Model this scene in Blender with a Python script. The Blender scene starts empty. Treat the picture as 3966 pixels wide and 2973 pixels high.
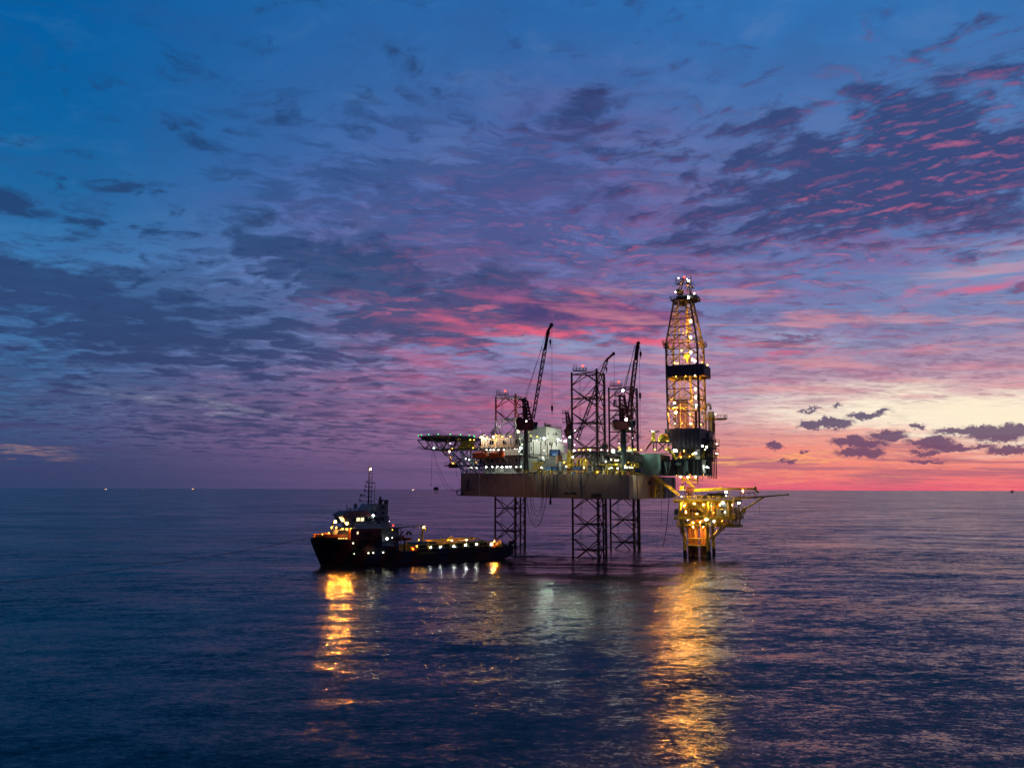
import bpy, math, random
from mathutils import Vector, Matrix
R = math.radians
random.seed(7)
scene = bpy.context.scene
COL = scene.collection

# ------------------------------------------------------------------ camera
CAM_H = 25.0
PITCH = R(7.635); ROLL = R(0.17); FPX = 3040.0
cam_d = bpy.data.cameras.new('camera')
cam_d.sensor_fit = 'HORIZONTAL'; cam_d.sensor_width = 36.0
cam_d.lens = 36.0*FPX/3966.0
cam_d.clip_start = 0.5; cam_d.clip_end = 200000.0
cam = bpy.data.objects.new('camera', cam_d); COL.objects.link(cam)
CROT = Matrix.Rotation(math.pi/2+PITCH, 3, 'X') @ Matrix.Rotation(ROLL, 3, 'Z')
cam.matrix_world = Matrix.Translation((0, 0, CAM_H)) @ CROT.to_4x4()
scene.camera = cam
scene.view_settings.view_transform = 'Standard'
scene.view_settings.look = 'None'
scene.view_settings.exposure = 0.0
scene.view_settings.gamma = 1.0
try:
    scene.cycles.use_denoising = True
    scene.cycles.denoiser = 'OPENIMAGEDENOISE'
    scene.cycles.max_bounces = 6
    scene.cycles.diffuse_bounces = 3
    scene.cycles.glossy_bounces = 3
    scene.cycles.sample_clamp_indirect = 4.0
    scene.cycles.use_light_tree = True
    scene.cycles.caustics_reflective = False
    scene.cycles.caustics_refractive = False
except Exception as e:
    print(e)

def ray(px, py):
    d = Vector(((px-1983.0)/FPX, -(py-1486.5)/FPX, -1.0))
    return (CROT @ d).normalized()

# ------------------------------------------------------------------ node helper
class E:
    """a scalar socket (or number) with operators that add math nodes"""
    def __init__(s, nt, sock): s.nt = nt; s.k = sock
    def _m(s, op, b=None, c=None, rev=False):
        n = s.nt.nodes.new('ShaderNodeMath'); n.operation = op
        args = [s, b, c]
        if rev: args = [b, s, c]
        for i, a in enumerate(args):
            if a is None: continue
            if isinstance(a, E): s.nt.links.new(a.k, n.inputs[i])
            else: n.inputs[i].default_value = float(a)
        return E(s.nt, n.outputs[0])
    def __add__(s, o): return s._m('ADD', o)
    __radd__ = __add__
    def __sub__(s, o): return s._m('SUBTRACT', o)
    def __rsub__(s, o): return s._m('SUBTRACT', o, rev=True)
    def __mul__(s, o): return s._m('MULTIPLY', o)
    __rmul__ = __mul__
    def __truediv__(s, o): return s._m('DIVIDE', o)
    def __rtruediv__(s, o): return s._m('DIVIDE', o, rev=True)
    def max(s, o): return s._m('MAXIMUM', o)
    def min(s, o): return s._m('MINIMUM', o)
    def pow(s, o): return s._m('POWER', o)
    def sin(s): return s._m('SINE')
    def exp(s): return s._m('EXPONENT')
    def abs(s): return s._m('ABSOLUTE')
    def clamp(s): return s.max(0.0).min(1.0)
    def sm(s, a, b):
        n = s.nt.nodes.new('ShaderNodeMapRange'); n.interpolation_type = 'SMOOTHSTEP'
        s.nt.links.new(s.k, n.inputs[0])
        n.inputs[1].default_value = a; n.inputs[2].default_value = b
        n.inputs[3].default_value = 0; n.inputs[4].default_value = 1
        return E(s.nt, n.outputs[0])
def vec(nt, x, y, z):
    n = nt.nodes.new('ShaderNodeCombineXYZ')
    for i, a in enumerate((x, y, z)):
        if isinstance(a, E): nt.links.new(a.k, n.inputs[i])
        else: n.inputs[i].default_value = float(a)
    return n.outputs[0]
def noise(nt, v, scale=1, detail=4, rough=.5, dist=0, lac=2.0):
    n = nt.nodes.new('ShaderNodeTexNoise')
    nt.links.new(v, n.inputs['Vector'])
    n.inputs['Scale'].default_value = scale; n.inputs['Detail'].default_value = detail
    n.inputs['Roughness'].default_value = rough; n.inputs['Distortion'].default_value = dist
    n.inputs['Lacunarity'].default_value = lac
    return n
def lin(c):
    return tuple(((x/255.0)/12.92 if x/255.0 <= .04045 else ((x/255.0+.055)/1.055)**2.4) for x in c)
def ramp(nt, fac, stops, interp='B_SPLINE'):
    n = nt.nodes.new('ShaderNodeValToRGB'); cr = n.color_ramp; cr.interpolation = interp
    stops = sorted(stops)
    while len(cr.elements) < len(stops): cr.elements.new(.5)
    for e, (p, c) in zip(cr.elements, stops):
        e.position = p; e.color = (*lin(c), 1)
    nt.links.new(fac.k, n.inputs[0])
    return n.outputs[0]
def mixc(nt, f, a, b):
    n = nt.nodes.new('ShaderNodeMix'); n.data_type = 'RGBA'
    if isinstance(f, E): nt.links.new(f.k, n.inputs[0])
    else: n.inputs[0].default_value = f
    for i, c in ((6, a), (7, b)):
        if isinstance(c, tuple): n.inputs[i].default_value = (*lin(c), 1)
        else: nt.links.new(c, n.inputs[i])
    return n.outputs[2]

# ------------------------------------------------------------------ sky (dusk, clouds lit from beyond the horizon on the right)
def azel(px, py):
    """azimuth / elevation in radians of a sky direction"""
    d = ray(px*1.793, py*1.793)
    return math.atan2(d.x, d.y), math.asin(d.z)
def build_world():
    w = bpy.data.worlds.new('World'); scene.world = w; w.use_nodes = True
    nt = w.node_tree; nt.nodes.clear()
    tc = nt.nodes.new('ShaderNodeTexCoord')
    sp = nt.nodes.new('ShaderNodeSeparateXYZ'); nt.links.new(tc.outputs['Generated'], sp.inputs[0])
    x, y, z = (E(nt, sp.outputs[i]) for i in range(3))
    az = x._m('ARCTAN2', y)
    el = z._m('ARCSINE')
    ea = el.max(0.0)
    # the cloud sheet: a plane seen in perspective
    zz = z.max(0.0)+0.07
    u = x/zz; v = y/zz
    # soft warp of az / el used by the hand placed cloud banks
    wn = noise(nt, vec(nt, u*1.0, v*1.0, 0.0), 2.2, 4, .6)
    ws = nt.nodes.new('ShaderNodeSeparateColor'); nt.links.new(wn.outputs['Color'], ws.inputs[0])
    wx = E(nt, ws.outputs[0])-.5; wy = E(nt, ws.outputs[1])-.5
    wa = az+wx*.10
    we = el+wy*.055
    chain = [0.0]      # each patch waits for the running sum before it: keeps the shader's stack small
    def blob(px, py, rx, ry, rot=0.0, wt=1.0, A=None, B=None):
        """soft elliptical patch; centre and radii in the 2212 px wide frame of the photograph's sky"""
        a0, e0 = azel(px, py)
        k = 1.0/1695.0
        mp = nt.nodes.new('ShaderNodeMapping'); mp.vector_type = 'TEXTURE'
        nt.links.new(vec(nt, A or wa, B or we, chain[0]), mp.inputs[0])
        mp.inputs['Location'].default_value = (a0, e0, 0)
        mp.inputs['Rotation'].default_value = (0, 0, R(rot))
        mp.inputs['Scale'].default_value = (rx*k, ry*k, 1e6)
        dt = nt.nodes.new('ShaderNodeVectorMath'); dt.operation = 'DOT_PRODUCT'
        nt.links.new(mp.outputs[0], dt.inputs[0]); nt.links.new(mp.outputs[0], dt.inputs[1])
        g = E(nt, dt.outputs['Value'])
        n = nt.nodes.new('ShaderNodeMath'); n.operation = 'POWER'
        n.inputs[0].default_value = math.exp(-1); nt.links.new(g.k, n.inputs[1])
        r = E(nt, n.outputs[0])*wt
        chain[0] = r
        return r
    def patches(lst):
        t = None
        for q in lst:
            g = blob(*q)
            t = g if t is None else t+g
            chain[0] = t
        return t
    H = 40.0
    f = el/R(H)                       # 0..1 = 0..40 degrees
    def st(lst): return [(max(0, min(1, math.degrees(azel(xx, yy)[1])/H)), c) for xx, yy, c in lst]
    left = ramp(nt, f, st([(150,1054,(50,68,106)), (150,1000,(52,68,112)), (150,930,(56,82,126)), (150,870,(58,100,145)), (150,780,(58,106,158)), (150,600,(62,122,180)), (150,450,(24,102,160)), (150,250,(0,96,160)), (150,0,(0,92,160))]))
    mid = ramp(nt, f, st([(1100,1054,(112,82,122)), (1100,1010,(122,88,130)), (1100,950,(138,100,140)), (1100,870,(160,128,168)), (1100,780,(128,134,184)), (1100,700,(122,142,196)), (1100,560,(96,112,174)), (1100,400,(74,108,172)), (1100,200,(54,102,164)), (1100,0,(36,102,170))]))
    right = ramp(nt, f, st([(1850,1058,(232,92,118)), (1850,1035,(246,118,118)), (1850,990,(246,142,122)), (1850,940,(244,162,144)), (1850,880,(228,178,178)), (1850,820,(196,154,174)), (1850,740,(134,134,174)), (1850,640,(104,138,188)), (1850,520,(92,128,186)), (1850,350,(72,116,178)), (1850,150,(52,112,176)), (1850,0,(42,112,180))]))
    back = ramp(nt, f, [(0, (96,74,92)), (.2, (70,66,98)), (.6, (34,60,104)), (1, (16,50,96))])
    aw = az+wx*.06
    c = mixc(nt, aw.sm(R(-33), R(-4)), left, mid)
    c = mixc(nt, aw.sm(R(-2), R(22)), c, right)
    # creamy opening low on the right
    c = mixc(nt, patches([(2110,882,280,30,-6,1.6), (1830,905,230,22,-6,.8), (2230,915,170,45,0,.8)]).clamp(), c, (255,240,218))
    c = mixc(nt, patches([(520,884,110,13,-7,.9), (360,868,120,12,-5,.55)]).clamp(), c, (150,160,180))
    c = mixc(nt, patches([(50,977,70,6,0,.95)]).clamp(), c, (150,120,125))
    c = mixc(nt, patches([(1750,735,150,16,-8,.6), (1430,750,170,18,0,.45), (1130,740,140,18,-8,.6), (2120,575,120,26,10,.5), (1560,860,140,30,0,.35)]).clamp(), c, (162,182,214))
    # high thin veil: pink and mauve wisps, stronger to the right and middle
    def fb(vx, vy, vz, sc, det, rough, dist=0.0): return E(nt, noise(nt, vec(nt, vx, vy, vz), sc, det, rough, dist).outputs[0])
    uw = u+wx*.30; vw = v+wy*.30
    vf = fb(uw*.8+vw*.3, vw*2.1, 3.0, 2.6, 8, .62)
    pinkcov = patches([(1150,520,420,130,10,.75), (1500,580,500,150,12,.85), (1150,870,360,60,0,.9), (1000,640,300,60,0,.5), (1780,830,420,50,-4,.7), (1960,480,260,90,10,.5), (760,830,330,60,0,.35), (1300,260,220,90,0,.35), (860,440,260,60,0,.35), (1900,740,360,40,-4,.3)])
    c = mixc(nt, ((vf-.42).sm(0.0, .20)*pinkcov).clamp()*.70, c, mixc(nt, f.sm(.0, .5), (222,120,146), (134,92,148)))
    # a second very faint mottling over the whole vault
    mo = fb(uw*1.3+vw*.9, vw*1.6-uw*.5, 13.0, 3.0, 8, .60)
    c = mixc(nt, (mo.sm(.44, .70))*.24, c, mixc(nt, f.sm(.05, .5), (104,90,130), (52,78,132)))
    c = mixc(nt, (1.0-mo).sm(.50, .74)*.20, c, mixc(nt, az.sm(R(-25), R(10)), (82,124,172), (140,150,190)))
    # cloud sheet, three scales, each with a second sample shifted toward the glow for the lit undersides
    def sheet(sx, sy, rot, sc, det, rough, off, zoff, wk=1.0):
        cr, sr = math.cos(R(rot)), math.sin(R(rot))
        def one(ox, oy):
            uu = u+wx*.30*wk+ox; vv = v+wy*.30*wk+oy
            return fb((uu*cr+vv*sr)*sx, (vv*cr-uu*sr)*sy, zoff, sc, det, rough)
        return one(0, 0), one(off[0], off[1])
    n1, n1b = sheet(1.0, 1.15, 12, 4.4, 9, .60, (.02, .05), 0.0)         # broken banks
    n2, n2b = sheet(1.0, 1.35, -42, 7.6, 8, .60, (.010, .022), 5.0, .5)       # rippled altocumulus
    n3, n3b = sheet(1.0, 1.7, 8, 7.5, 9, .60, (.014, .034), 9.0)         # streaky small stuff
    cell = fb((uw*.77+vw*.64)*1.0, (vw*.77-uw*.64)*.8, 21.0, 2.4, 3, .5) # groups the ripples into patches
    big = patches([(240,660,300,70,-4,.50), (640,565,250,50,-16,.50), (860,600,230,70,-12,.60), (330,760,480,80,0,.46), (60,600,170,40,0,.40), (1180,640,200,60,-14,.55), (1380,690,150,38,0,.55), (1660,740,100,13,-6,.62), (1030,690,200,40,0,.40), (850,700,230,60,0,.42), (1330,290,150,60,0,.42), (1260,200,110,50,0,.30), (30,440,80,40,0,.60), (640,930,700,60,0,.40), (180,490,80,9,0,.42), (1000,830,300,60,0,.22), (2150,480,150,60,-10,.30), (2180,640,90,18,12,.60), (245,405,60,7,0,.35), (600,340,500,120,-10,.16), (1000,240,260,120,0,.22), (2190,450,120,60,0,.3)])
    alto = patches([(1500,320,180,110,0,.40), (1750,320,250,150,14,.62), (2050,270,230,140,18,.66), (2150,420,200,120,14,.62), (1850,430,280,90,14,.50), (1620,480,320,90,10,.38), (640,580,330,80,-14,.32), (1000,600,360,80,0,.25), (300,620,330,70,0,.25)])
    strk = patches([(1150,480,480,120,8,.34), (1600,570,480,130,8,.34), (1180,870,400,70,0,.38), (600,720,460,130,0,.46), (250,640,360,80,0,.36), (900,560,330,90,0,.36), (1850,800,380,60,-4,.30), (1950,700,260,50,-4,.26), (500,900,700,60,0,.30), (1180,330,320,110,0,.26), (300,830,420,50,0,.32), (820,430,280,60,4,.22), (700,330,400,90,0,.14)])
    m1 = (n1+big*.41).sm(.60, .76)
    m2 = ((n2*.85+cell*.25)+alto*.21-.035).sm(.60, .75)
    m3 = (n3+strk*.44).sm(.56, .74)
    dark = mixc(nt, az.sm(R(-20), R(14)), mixc(nt, f.sm(0, .5), (52,60,104), (30,62,108)), mixc(nt, f.sm(.02, .50), (122,88,126), (46,60,110)))
    litc = mixc(nt, az.sm(R(-26), R(0)), (92,84,138), mixc(nt, f.sm(.0, .6), (240,108,126), (206,98,132)))
    warm = patches([(1200,700,330,70,0,.9), (1500,500,620,200,8,.75), (1150,880,380,80,0,.75), (2050,560,240,110,8,1.0), (1900,350,420,170,12,.75), (950,690,240,50,0,.6), (820,560,260,80,0,.25), (1380,730,180,20,0,.9), (1900,770,250,40,0,.6)]).clamp()
    pat = fb(uw, vw*1.3, 31.0, 2.2, 4, .55).sm(.40, .60)*.8+.2
    def lay(c, m, na, nb, k, amt, lk=1.0, dk=dark):
        l = ((na-nb)*k-.15).clamp()*warm*lk*pat
        return mixc(nt, m*amt, c, mixc(nt, l, dk, litc))
    c = mixc(nt, patches([(1250,470,520,200,8,.42), (1050,880,420,70,0,.25), (700,900,400,60,0,.25), (1700,560,400,120,8,.3)]), c, mixc(nt, f.sm(.05, .5), (150,104,148), (104,92,154)))
    c = lay(c, m3, n3, n3b, 9.0, .46, .9)
    c = lay(c, m1, n1, n1b, 8.0, .85, .8)
    bank = patches([(1130,655,110,30,-16,.9), (1010,600,120,30,-18,.4), (1290,680,150,24,-3,1.0), (1420,690,70,12,0,.7), (1050,690,120,16,2,.5)])
    bn = fb(az*16.0, el*34.0, 4.0, 1.0, 8, .62)
    c = mixc(nt, (bank*.50+bn*.85).sm(.64, .88)*.92, c, mixc(nt, bn.sm(.38, .64), (70,60,112), (136,84,134)))
    c = mixc(nt, alto.clamp()*.30, c, (92,126,176))
    c = lay(c, m2, n2, n2b, 7.5, .82, .65)
    # bright salmon undersides of the long bank left of the derrick, and other lit rims
    rim = patches([(1190,714,270,10,-5,1.3), (1000,725,160,7,4,.5), (1380,724,130,9,-8,1.2), (1290,650,120,6,-14,.6), (1700,762,110,6,2,.8), (2120,628,110,9,8,.9), (2000,632,60,5,12,.6), (1960,742,90,6,0,.5), (1120,880,170,9,0,.5), (1000,905,200,8,0,.4)])
    c = mixc(nt, (rim*(E(nt, noise(nt, vec(nt, az*14.0, el*70.0, 2.0), 1.0, 5, .6).outputs[0])).sm(.36, .62)).clamp()*.8, c, (236,98,126))
    # low bands over the horizon, stretched flat by distance
    hb = E(nt, noise(nt, vec(nt, az*5.0, el*95.0+az*3.0, 1.0), 1.0, 7, .62, .3).outputs[0])
    hr = az.sm(R(-3), R(12))
    near0 = 1.0-el.sm(R(1.6), R(5.2))
    c = mixc(nt, hb.sm(.47, .60)*near0*hr*.72, c, (166,98,122))
    c = mixc(nt, (1.0-hb).sm(.55, .68)*near0*hr*.8, c, (252,132,118))
    c = mixc(nt, hb.sm(.46, .66)*(1.0-el.sm(R(4), R(9)))*(1.0-hr)*.45, c, (70,66,110))
    hp = E(nt, noise(nt, vec(nt, az*6.0, el*60.0+az*4.0, 6.0), 1.0, 6, .6, .2).outputs[0])
    c = mixc(nt, hp.sm(.50, .66)*el.sm(R(4.2), R(7))*(1.0-el.sm(R(12), R(17)))*az.sm(R(-16), R(-2))*.5, c, mixc(nt, hr, (206,96,132), (232,150,152)))
    glow = patches([(1730,995,90,6,0,.9), (1560,998,60,5,0,.9), (1700,1028,150,4,0,.35), (1950,1012,100,4,0,.3)])
    c = mixc(nt, glow.clamp()*.8, c, (255,176,112))
    c = mixc(nt, patches([(2110,884,230,26,-6,.9), (1850,905,180,16,-6,.45), (2230,915,150,34,0,.5)]).clamp()*(.45+hp*.8), c, (255,238,208))
    # small dark cumulus puffs floating low on the right
    cn = noise(nt, vec(nt, az*60.0, el*80.0, 0.0), 1.0, 8, .72)
    cs = nt.nodes.new('ShaderNodeSeparateColor'); nt.links.new(cn.outputs['Color'], cs.inputs[0])
    ca = az+(E(nt, cs.outputs[0])-.5)*.034; ce = el+(E(nt, cs.outputs[1])-.5)*.028
    puffs = [(1755,915,34,9,1),(1800,914,40,12,1),(1690,966,1,1,0),(1675,963,22,8,1),(1868,897,42,7,.9),(1905,890,30,5,.7),(1750,884,30,5,.7),(1808,878,15,6,.6),
             (1835,952,44,9,1),(1920,941,40,13,1),(1860,978,52,11,1),(1870,960,50,7,1),(1700,992,28,4,.8),(1985,921,18,7,.9),(2010,955,50,11,1),(2060,966,40,8,1),(1998,995,46,5,.8),(2090,930,70,9,.95),(2155,940,50,13,1),(2190,928,40,10,.9),(2180,972,44,9,1),(2120,965,30,8,.7),(1740,975,12,4,.7),(1960,978,60,5,.3),(2000,975,34,6,.8),
             (715,952,40,6,.55),(760,962,34,5,.4),(835,955,26,7,.45),(880,940,30,6,.4),(700,968,30,5,.3),(1380,944,26,8,.6),(1320,954,24,5,.35),(1590,940,12,3,.4),(1630,852,10,4,.35)]
    pc = None
    for (px, py, rx, ry, wt) in puffs:
        if wt == 0: continue
        b = blob(px, py, rx*.95, ry*1.05, 0, wt, ca, ce)
        pc = b if pc is None else pc.max(b)
        chain[0] = pc
    c = mixc(nt, pc.sm(.26, .62)*.92, c, mixc(nt, az.sm(R(-4), R(8)), (72,62,104), mixc(nt, el.sm(R(1), R(6)), (112,72,106), (78,68,108))))
    # thin haze line on the horizon at the left
    c = mixc(nt, (1.0-el.sm(0.0, R(4)))*(1.0-az.sm(R(-16), R(6)))*.55, c, mixc(nt, az.sm(R(-30), R(-10)), (50,62,102), (82,74,116)))
    # behind the viewer
    c = mixc(nt, az.abs().sm(R(45), R(105)), c, back)
    bg = nt.nodes.new('ShaderNodeBackground'); nt.links.new(c, bg.inputs[0]); bg.inputs[1].default_value = 1.0
    sk = nt.nodes.new('ShaderNodeTexSky'); sk.sky_type = 'NISHITA'; sk.sun_disc = False
    sk.sun_elevation = R(-4); sk.sun_rotation = R(32)
    bg2 = nt.nodes.new('ShaderNodeBackground'); nt.links.new(sk.outputs[0], bg2.inputs[0]); bg2.inputs[1].default_value = .05
    ad = nt.nodes.new('ShaderNodeAddShader'); nt.links.new(bg.outputs[0], ad.inputs[0]); nt.links.new(bg2.outputs[0], ad.inputs[1])
    out = nt.nodes.new('ShaderNodeOutputWorld'); nt.links.new(ad.outputs[0], out.inputs[0])
    w.cycles.sampling_method = 'MANUAL'; w.cycles.sample_map_resolution = 512
build_world()

# ------------------------------------------------------------------ sea
def build_sea():
    m = bpy.data.materials.new('sea_water'); m.use_nodes = True
    nt = m.node_tree; nt.nodes.clear()
    geo = nt.nodes.new('ShaderNodeNewGeometry')
    sp = nt.nodes.new('ShaderNodeSeparateXYZ'); nt.links.new(geo.outputs['Position'], sp.inputs[0])
    x, y = E(nt, sp.outputs[0]), E(nt, sp.outputs[1])
    def slope(sx, sy, rot, det, rough, zoff, dist=0.0):
        c, s = math.cos(R(rot)), math.sin(R(rot))
        n = noise(nt, vec(nt, (x*c+y*s)*sx, (y*c-x*s)*sy, zoff), 1.0, det, rough, dist)
        se = nt.nodes.new('ShaderNodeSeparateColor'); nt.links.new(n.outputs['Color'], se.inputs[0])
        return E(nt, se.outputs[0])-.5, E(nt, se.outputs[1])-.5
    swx, swy = slope(.022, .075, -8, 2, .5, 1.0)        # swell, crests lying across the view
    wvx, wvy = slope(.13, .30, 10, 5, .62, 4.0, .3)     # wind waves
    chx, chy = slope(.75, 1.55, -6, 5, .65, 8.0, .4)      # chop and ripples
    gust = E(nt, noise(nt, vec(nt, x*.006+y*.002, y*.011, 2.0), 1.0, 4, .6, .5).outputs[0]).sm(.38, .64)   # wind streaks
    k = .42+gust*.85
    fnx, fny = slope(2.8, 5.0, 3, 3, .6, 12.0)          # fine ripples
    nx = swx*.08+wvx*.36*k+chx*.60*k+fnx*.34
    ny = swy*.34+wvy*.66*k+chy*.80*k+fny*.42-.078     # constant tilt toward the camera, added to darken the reflection
    nv = nt.nodes.new('ShaderNodeVectorMath'); nv.operation = 'NORMALIZE'
    nt.links.new(vec(nt, nx, ny, 1.0), nv.inputs[0])
    b = nt.nodes.new('ShaderNodeBsdfPrincipled')
    b.inputs['Base Color'].default_value = (.0015, .006, .017, 1)
    b.inputs['IOR'].default_value = 1.333
    nt.links.new((.15+gust*.08).k, b.inputs['Roughness'])
    nt.links.new(nv.outputs[0], b.inputs['Normal'])
    out = nt.nodes.new('ShaderNodeOutputMaterial'); nt.links.new(b.outputs[0], out.inputs[0])
    me = bpy.data.meshes.new('sea')
    S = 90000.0
    me.from_pydata([(-S, -2000, 0), (S, -2000, 0), (S, S, 0), (-S, S, 0)], [], [(0, 1, 2, 3)])
    me.materials.append(m)
    o = bpy.data.objects.new('sea', me); COL.objects.link(o); o['kind'] = 'structure'
build_sea()

# ------------------------------------------------------------------ materials
MATS = {}
def paint(name, col, rough=.55, metal=0.0, var=.25, streak=False, corr=0.0, axis=None):
    """painted steel: base colour broken by grime, optional vertical run-off streaks and corrugation"""
    if name in MATS: return MATS[name]
    m = bpy.data.materials.new(name); m.use_nodes = True; nt = m.node_tree; nt.nodes.clear()
    geo = nt.nodes.new('ShaderNodeNewGeometry')
    sp = nt.nodes.new('ShaderNodeSeparateXYZ'); nt.links.new(geo.outputs['Position'], sp.inputs[0])
    x, y, z = (E(nt, sp.outputs[i]) for i in range(3))
    n = E(nt, noise(nt, vec(nt, x*.7, y*.7, z*(.2 if streak else .7)), 1.0, 5, .62).outputs[0])
    n2 = E(nt, noise(nt, vec(nt, x*.12, y*.12, z*.2), 1.0, 3, .5).outputs[0])
    g = (n.sm(.40, .68)*.7+n2.sm(.42, .62)*.3)*var
    b = nt.nodes.new('ShaderNodeBsdfPrincipled')
    mx = nt.nodes.new('ShaderNodeMix'); mx.data_type = 'RGBA'; nt.links.new(g.k, mx.inputs[0])
    mx.inputs[6].default_value = (*col, 1); mx.inputs[7].default_value = (col[0]*.30+.02, col[1]*.20+.01, col[2]*.12+.006, 1)
    nt.links.new(mx.outputs[2], b.inputs['Base Color'])
    nt.links.new((rough+n*.2).k, b.inputs['Roughness']); b.inputs['Metallic'].default_value = metal
    if corr:
        ax = axis or (1, 0)
        w = ((x*ax[0]+y*ax[1])*corr).sin()
        bp = nt.nodes.new('ShaderNodeBump'); bp.inputs['Distance'].default_value = .12; bp.inputs['Strength'].default_value = .8
        nt.links.new(w.k, bp.inputs['Height']); nt.links.new(bp.outputs[0], b.inputs['Normal'])
    out = nt.nodes.new('ShaderNodeOutputMaterial'); nt.links.new(b.outputs[0], out.inputs[0])
    MATS[name] = m; return m
def glow(name, col, strength):
    if name in MATS: return MATS[name]
    m = bpy.data.materials.new(name); m.use_nodes = True; nt = m.node_tree; nt.nodes.clear()
    e = nt.nodes.new('ShaderNodeEmission'); e.inputs[0].default_value = (*col, 1); e.inputs[1].default_value = strength
    out = nt.nodes.new('ShaderNodeOutputMaterial'); nt.links.new(e.outputs[0], out.inputs[0])
    MATS[name] = m; return m
AX_A = (.905, -.425)          # rig: bow -> stern
AX_B = (-.425, -.905)         # rig: centre line -> near side
white = paint('off_white_steel', (.50, .52, .47), .5, var=.35)
white_corr_t = paint('white_corrugated_wall', (.55, .56, .52), .5, var=.3, streak=True, corr=5.5, axis=AX_B)
white_corr_s = paint('white_corrugated_side', (.50, .47, .45), .5, var=.35, streak=True, corr=5.5, axis=AX_A)
hullp = paint('hull_grey_brown', (.27, .195, .155), .6, var=.45, streak=True)
hullp2 = paint('hull_transom_grey', (.34, .33, .30), .6, var=.6, streak=True)
dark = paint('dark_steel', (.035, .034, .036), .6, var=.4)
legdark = paint('leg_dark_brown', (.060, .042, .036), .65, var=.6)
grey = paint('grey_steel', (.16, .18, .17), .55, var=.5)
green = paint('grey_green_steel', (.13, .20, .18), .55, var=.6, streak=True)
yellow = paint('safety_yellow', (.72, .50, .02), .5, var=.3)
yel2 = paint('platform_yellow', (.66, .44, .03), .5, var=.45)
redp = paint('crane_red', (.15, .018, .016), .5, var=.4)
legred = paint('leg_red_band', (.36, .035, .03), .55, var=.35)
legwhite = paint('leg_white_band', (.55, .53, .48), .55, var=.4)
orange = paint('lifeboat_orange', (.75, .13, .02), .4, var=.2)
orange2 = paint('well_orange', (.62, .20, .03), .5, var=.4)
blue = paint('container_blue', (.02, .10, .30), .5, var=.3)
navy = paint('wind_wall_navy', (.045, .042, .065), .6, var=.3, streak=True, corr=4.0, axis=AX_A)
rust = paint('rusty_steel', (.22, .09, .04), .7, var=.6)
black = paint('rubber_black', (.02, .02, .02), .8, var=.2)
rope_m = paint('rope_brown', (.10, .07, .05), .9, var=.3)
wood = paint('timber', (.25, .16, .09), .8, var=.5)
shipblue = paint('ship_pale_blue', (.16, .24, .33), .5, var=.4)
def glassmat():
    m = bpy.data.materials.new('window_glass'); m.use_nodes = True
    b = m.node_tree.nodes['Principled BSDF']; b.inputs['Base Color'].default_value = (.01, .012, .015, 1); b.inputs['Roughness'].default_value = .08
    return m
glass = glassmat()
L_W = glow('lamp_white', (1.0, .95, .82), 16)
L_WS = glow('lamp_white_strong', (.93, 1.0, .88), 95)
L_C = glow('lamp_cool', (.70, 1.0, .84), 18)
L_Y = glow('lamp_yellow', (1.0, .60, .06), 9)
L_S = glow('lamp_sodium', (1.0, .38, .03), 90)
L_SS = glow('lamp_sodium_strong', (1.0, .34, .03), 6500)
L_DER = glow('lamp_derrick', (1.0, .48, .08), 650)
L_G = glow('lamp_green', (.02, 1.0, .12), 4)
L_R = glow('lamp_red', (1.0, .05, .03), 6)
L_WIN = glow('lit_window', (1.0, .80, .42), 1.6)

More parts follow.
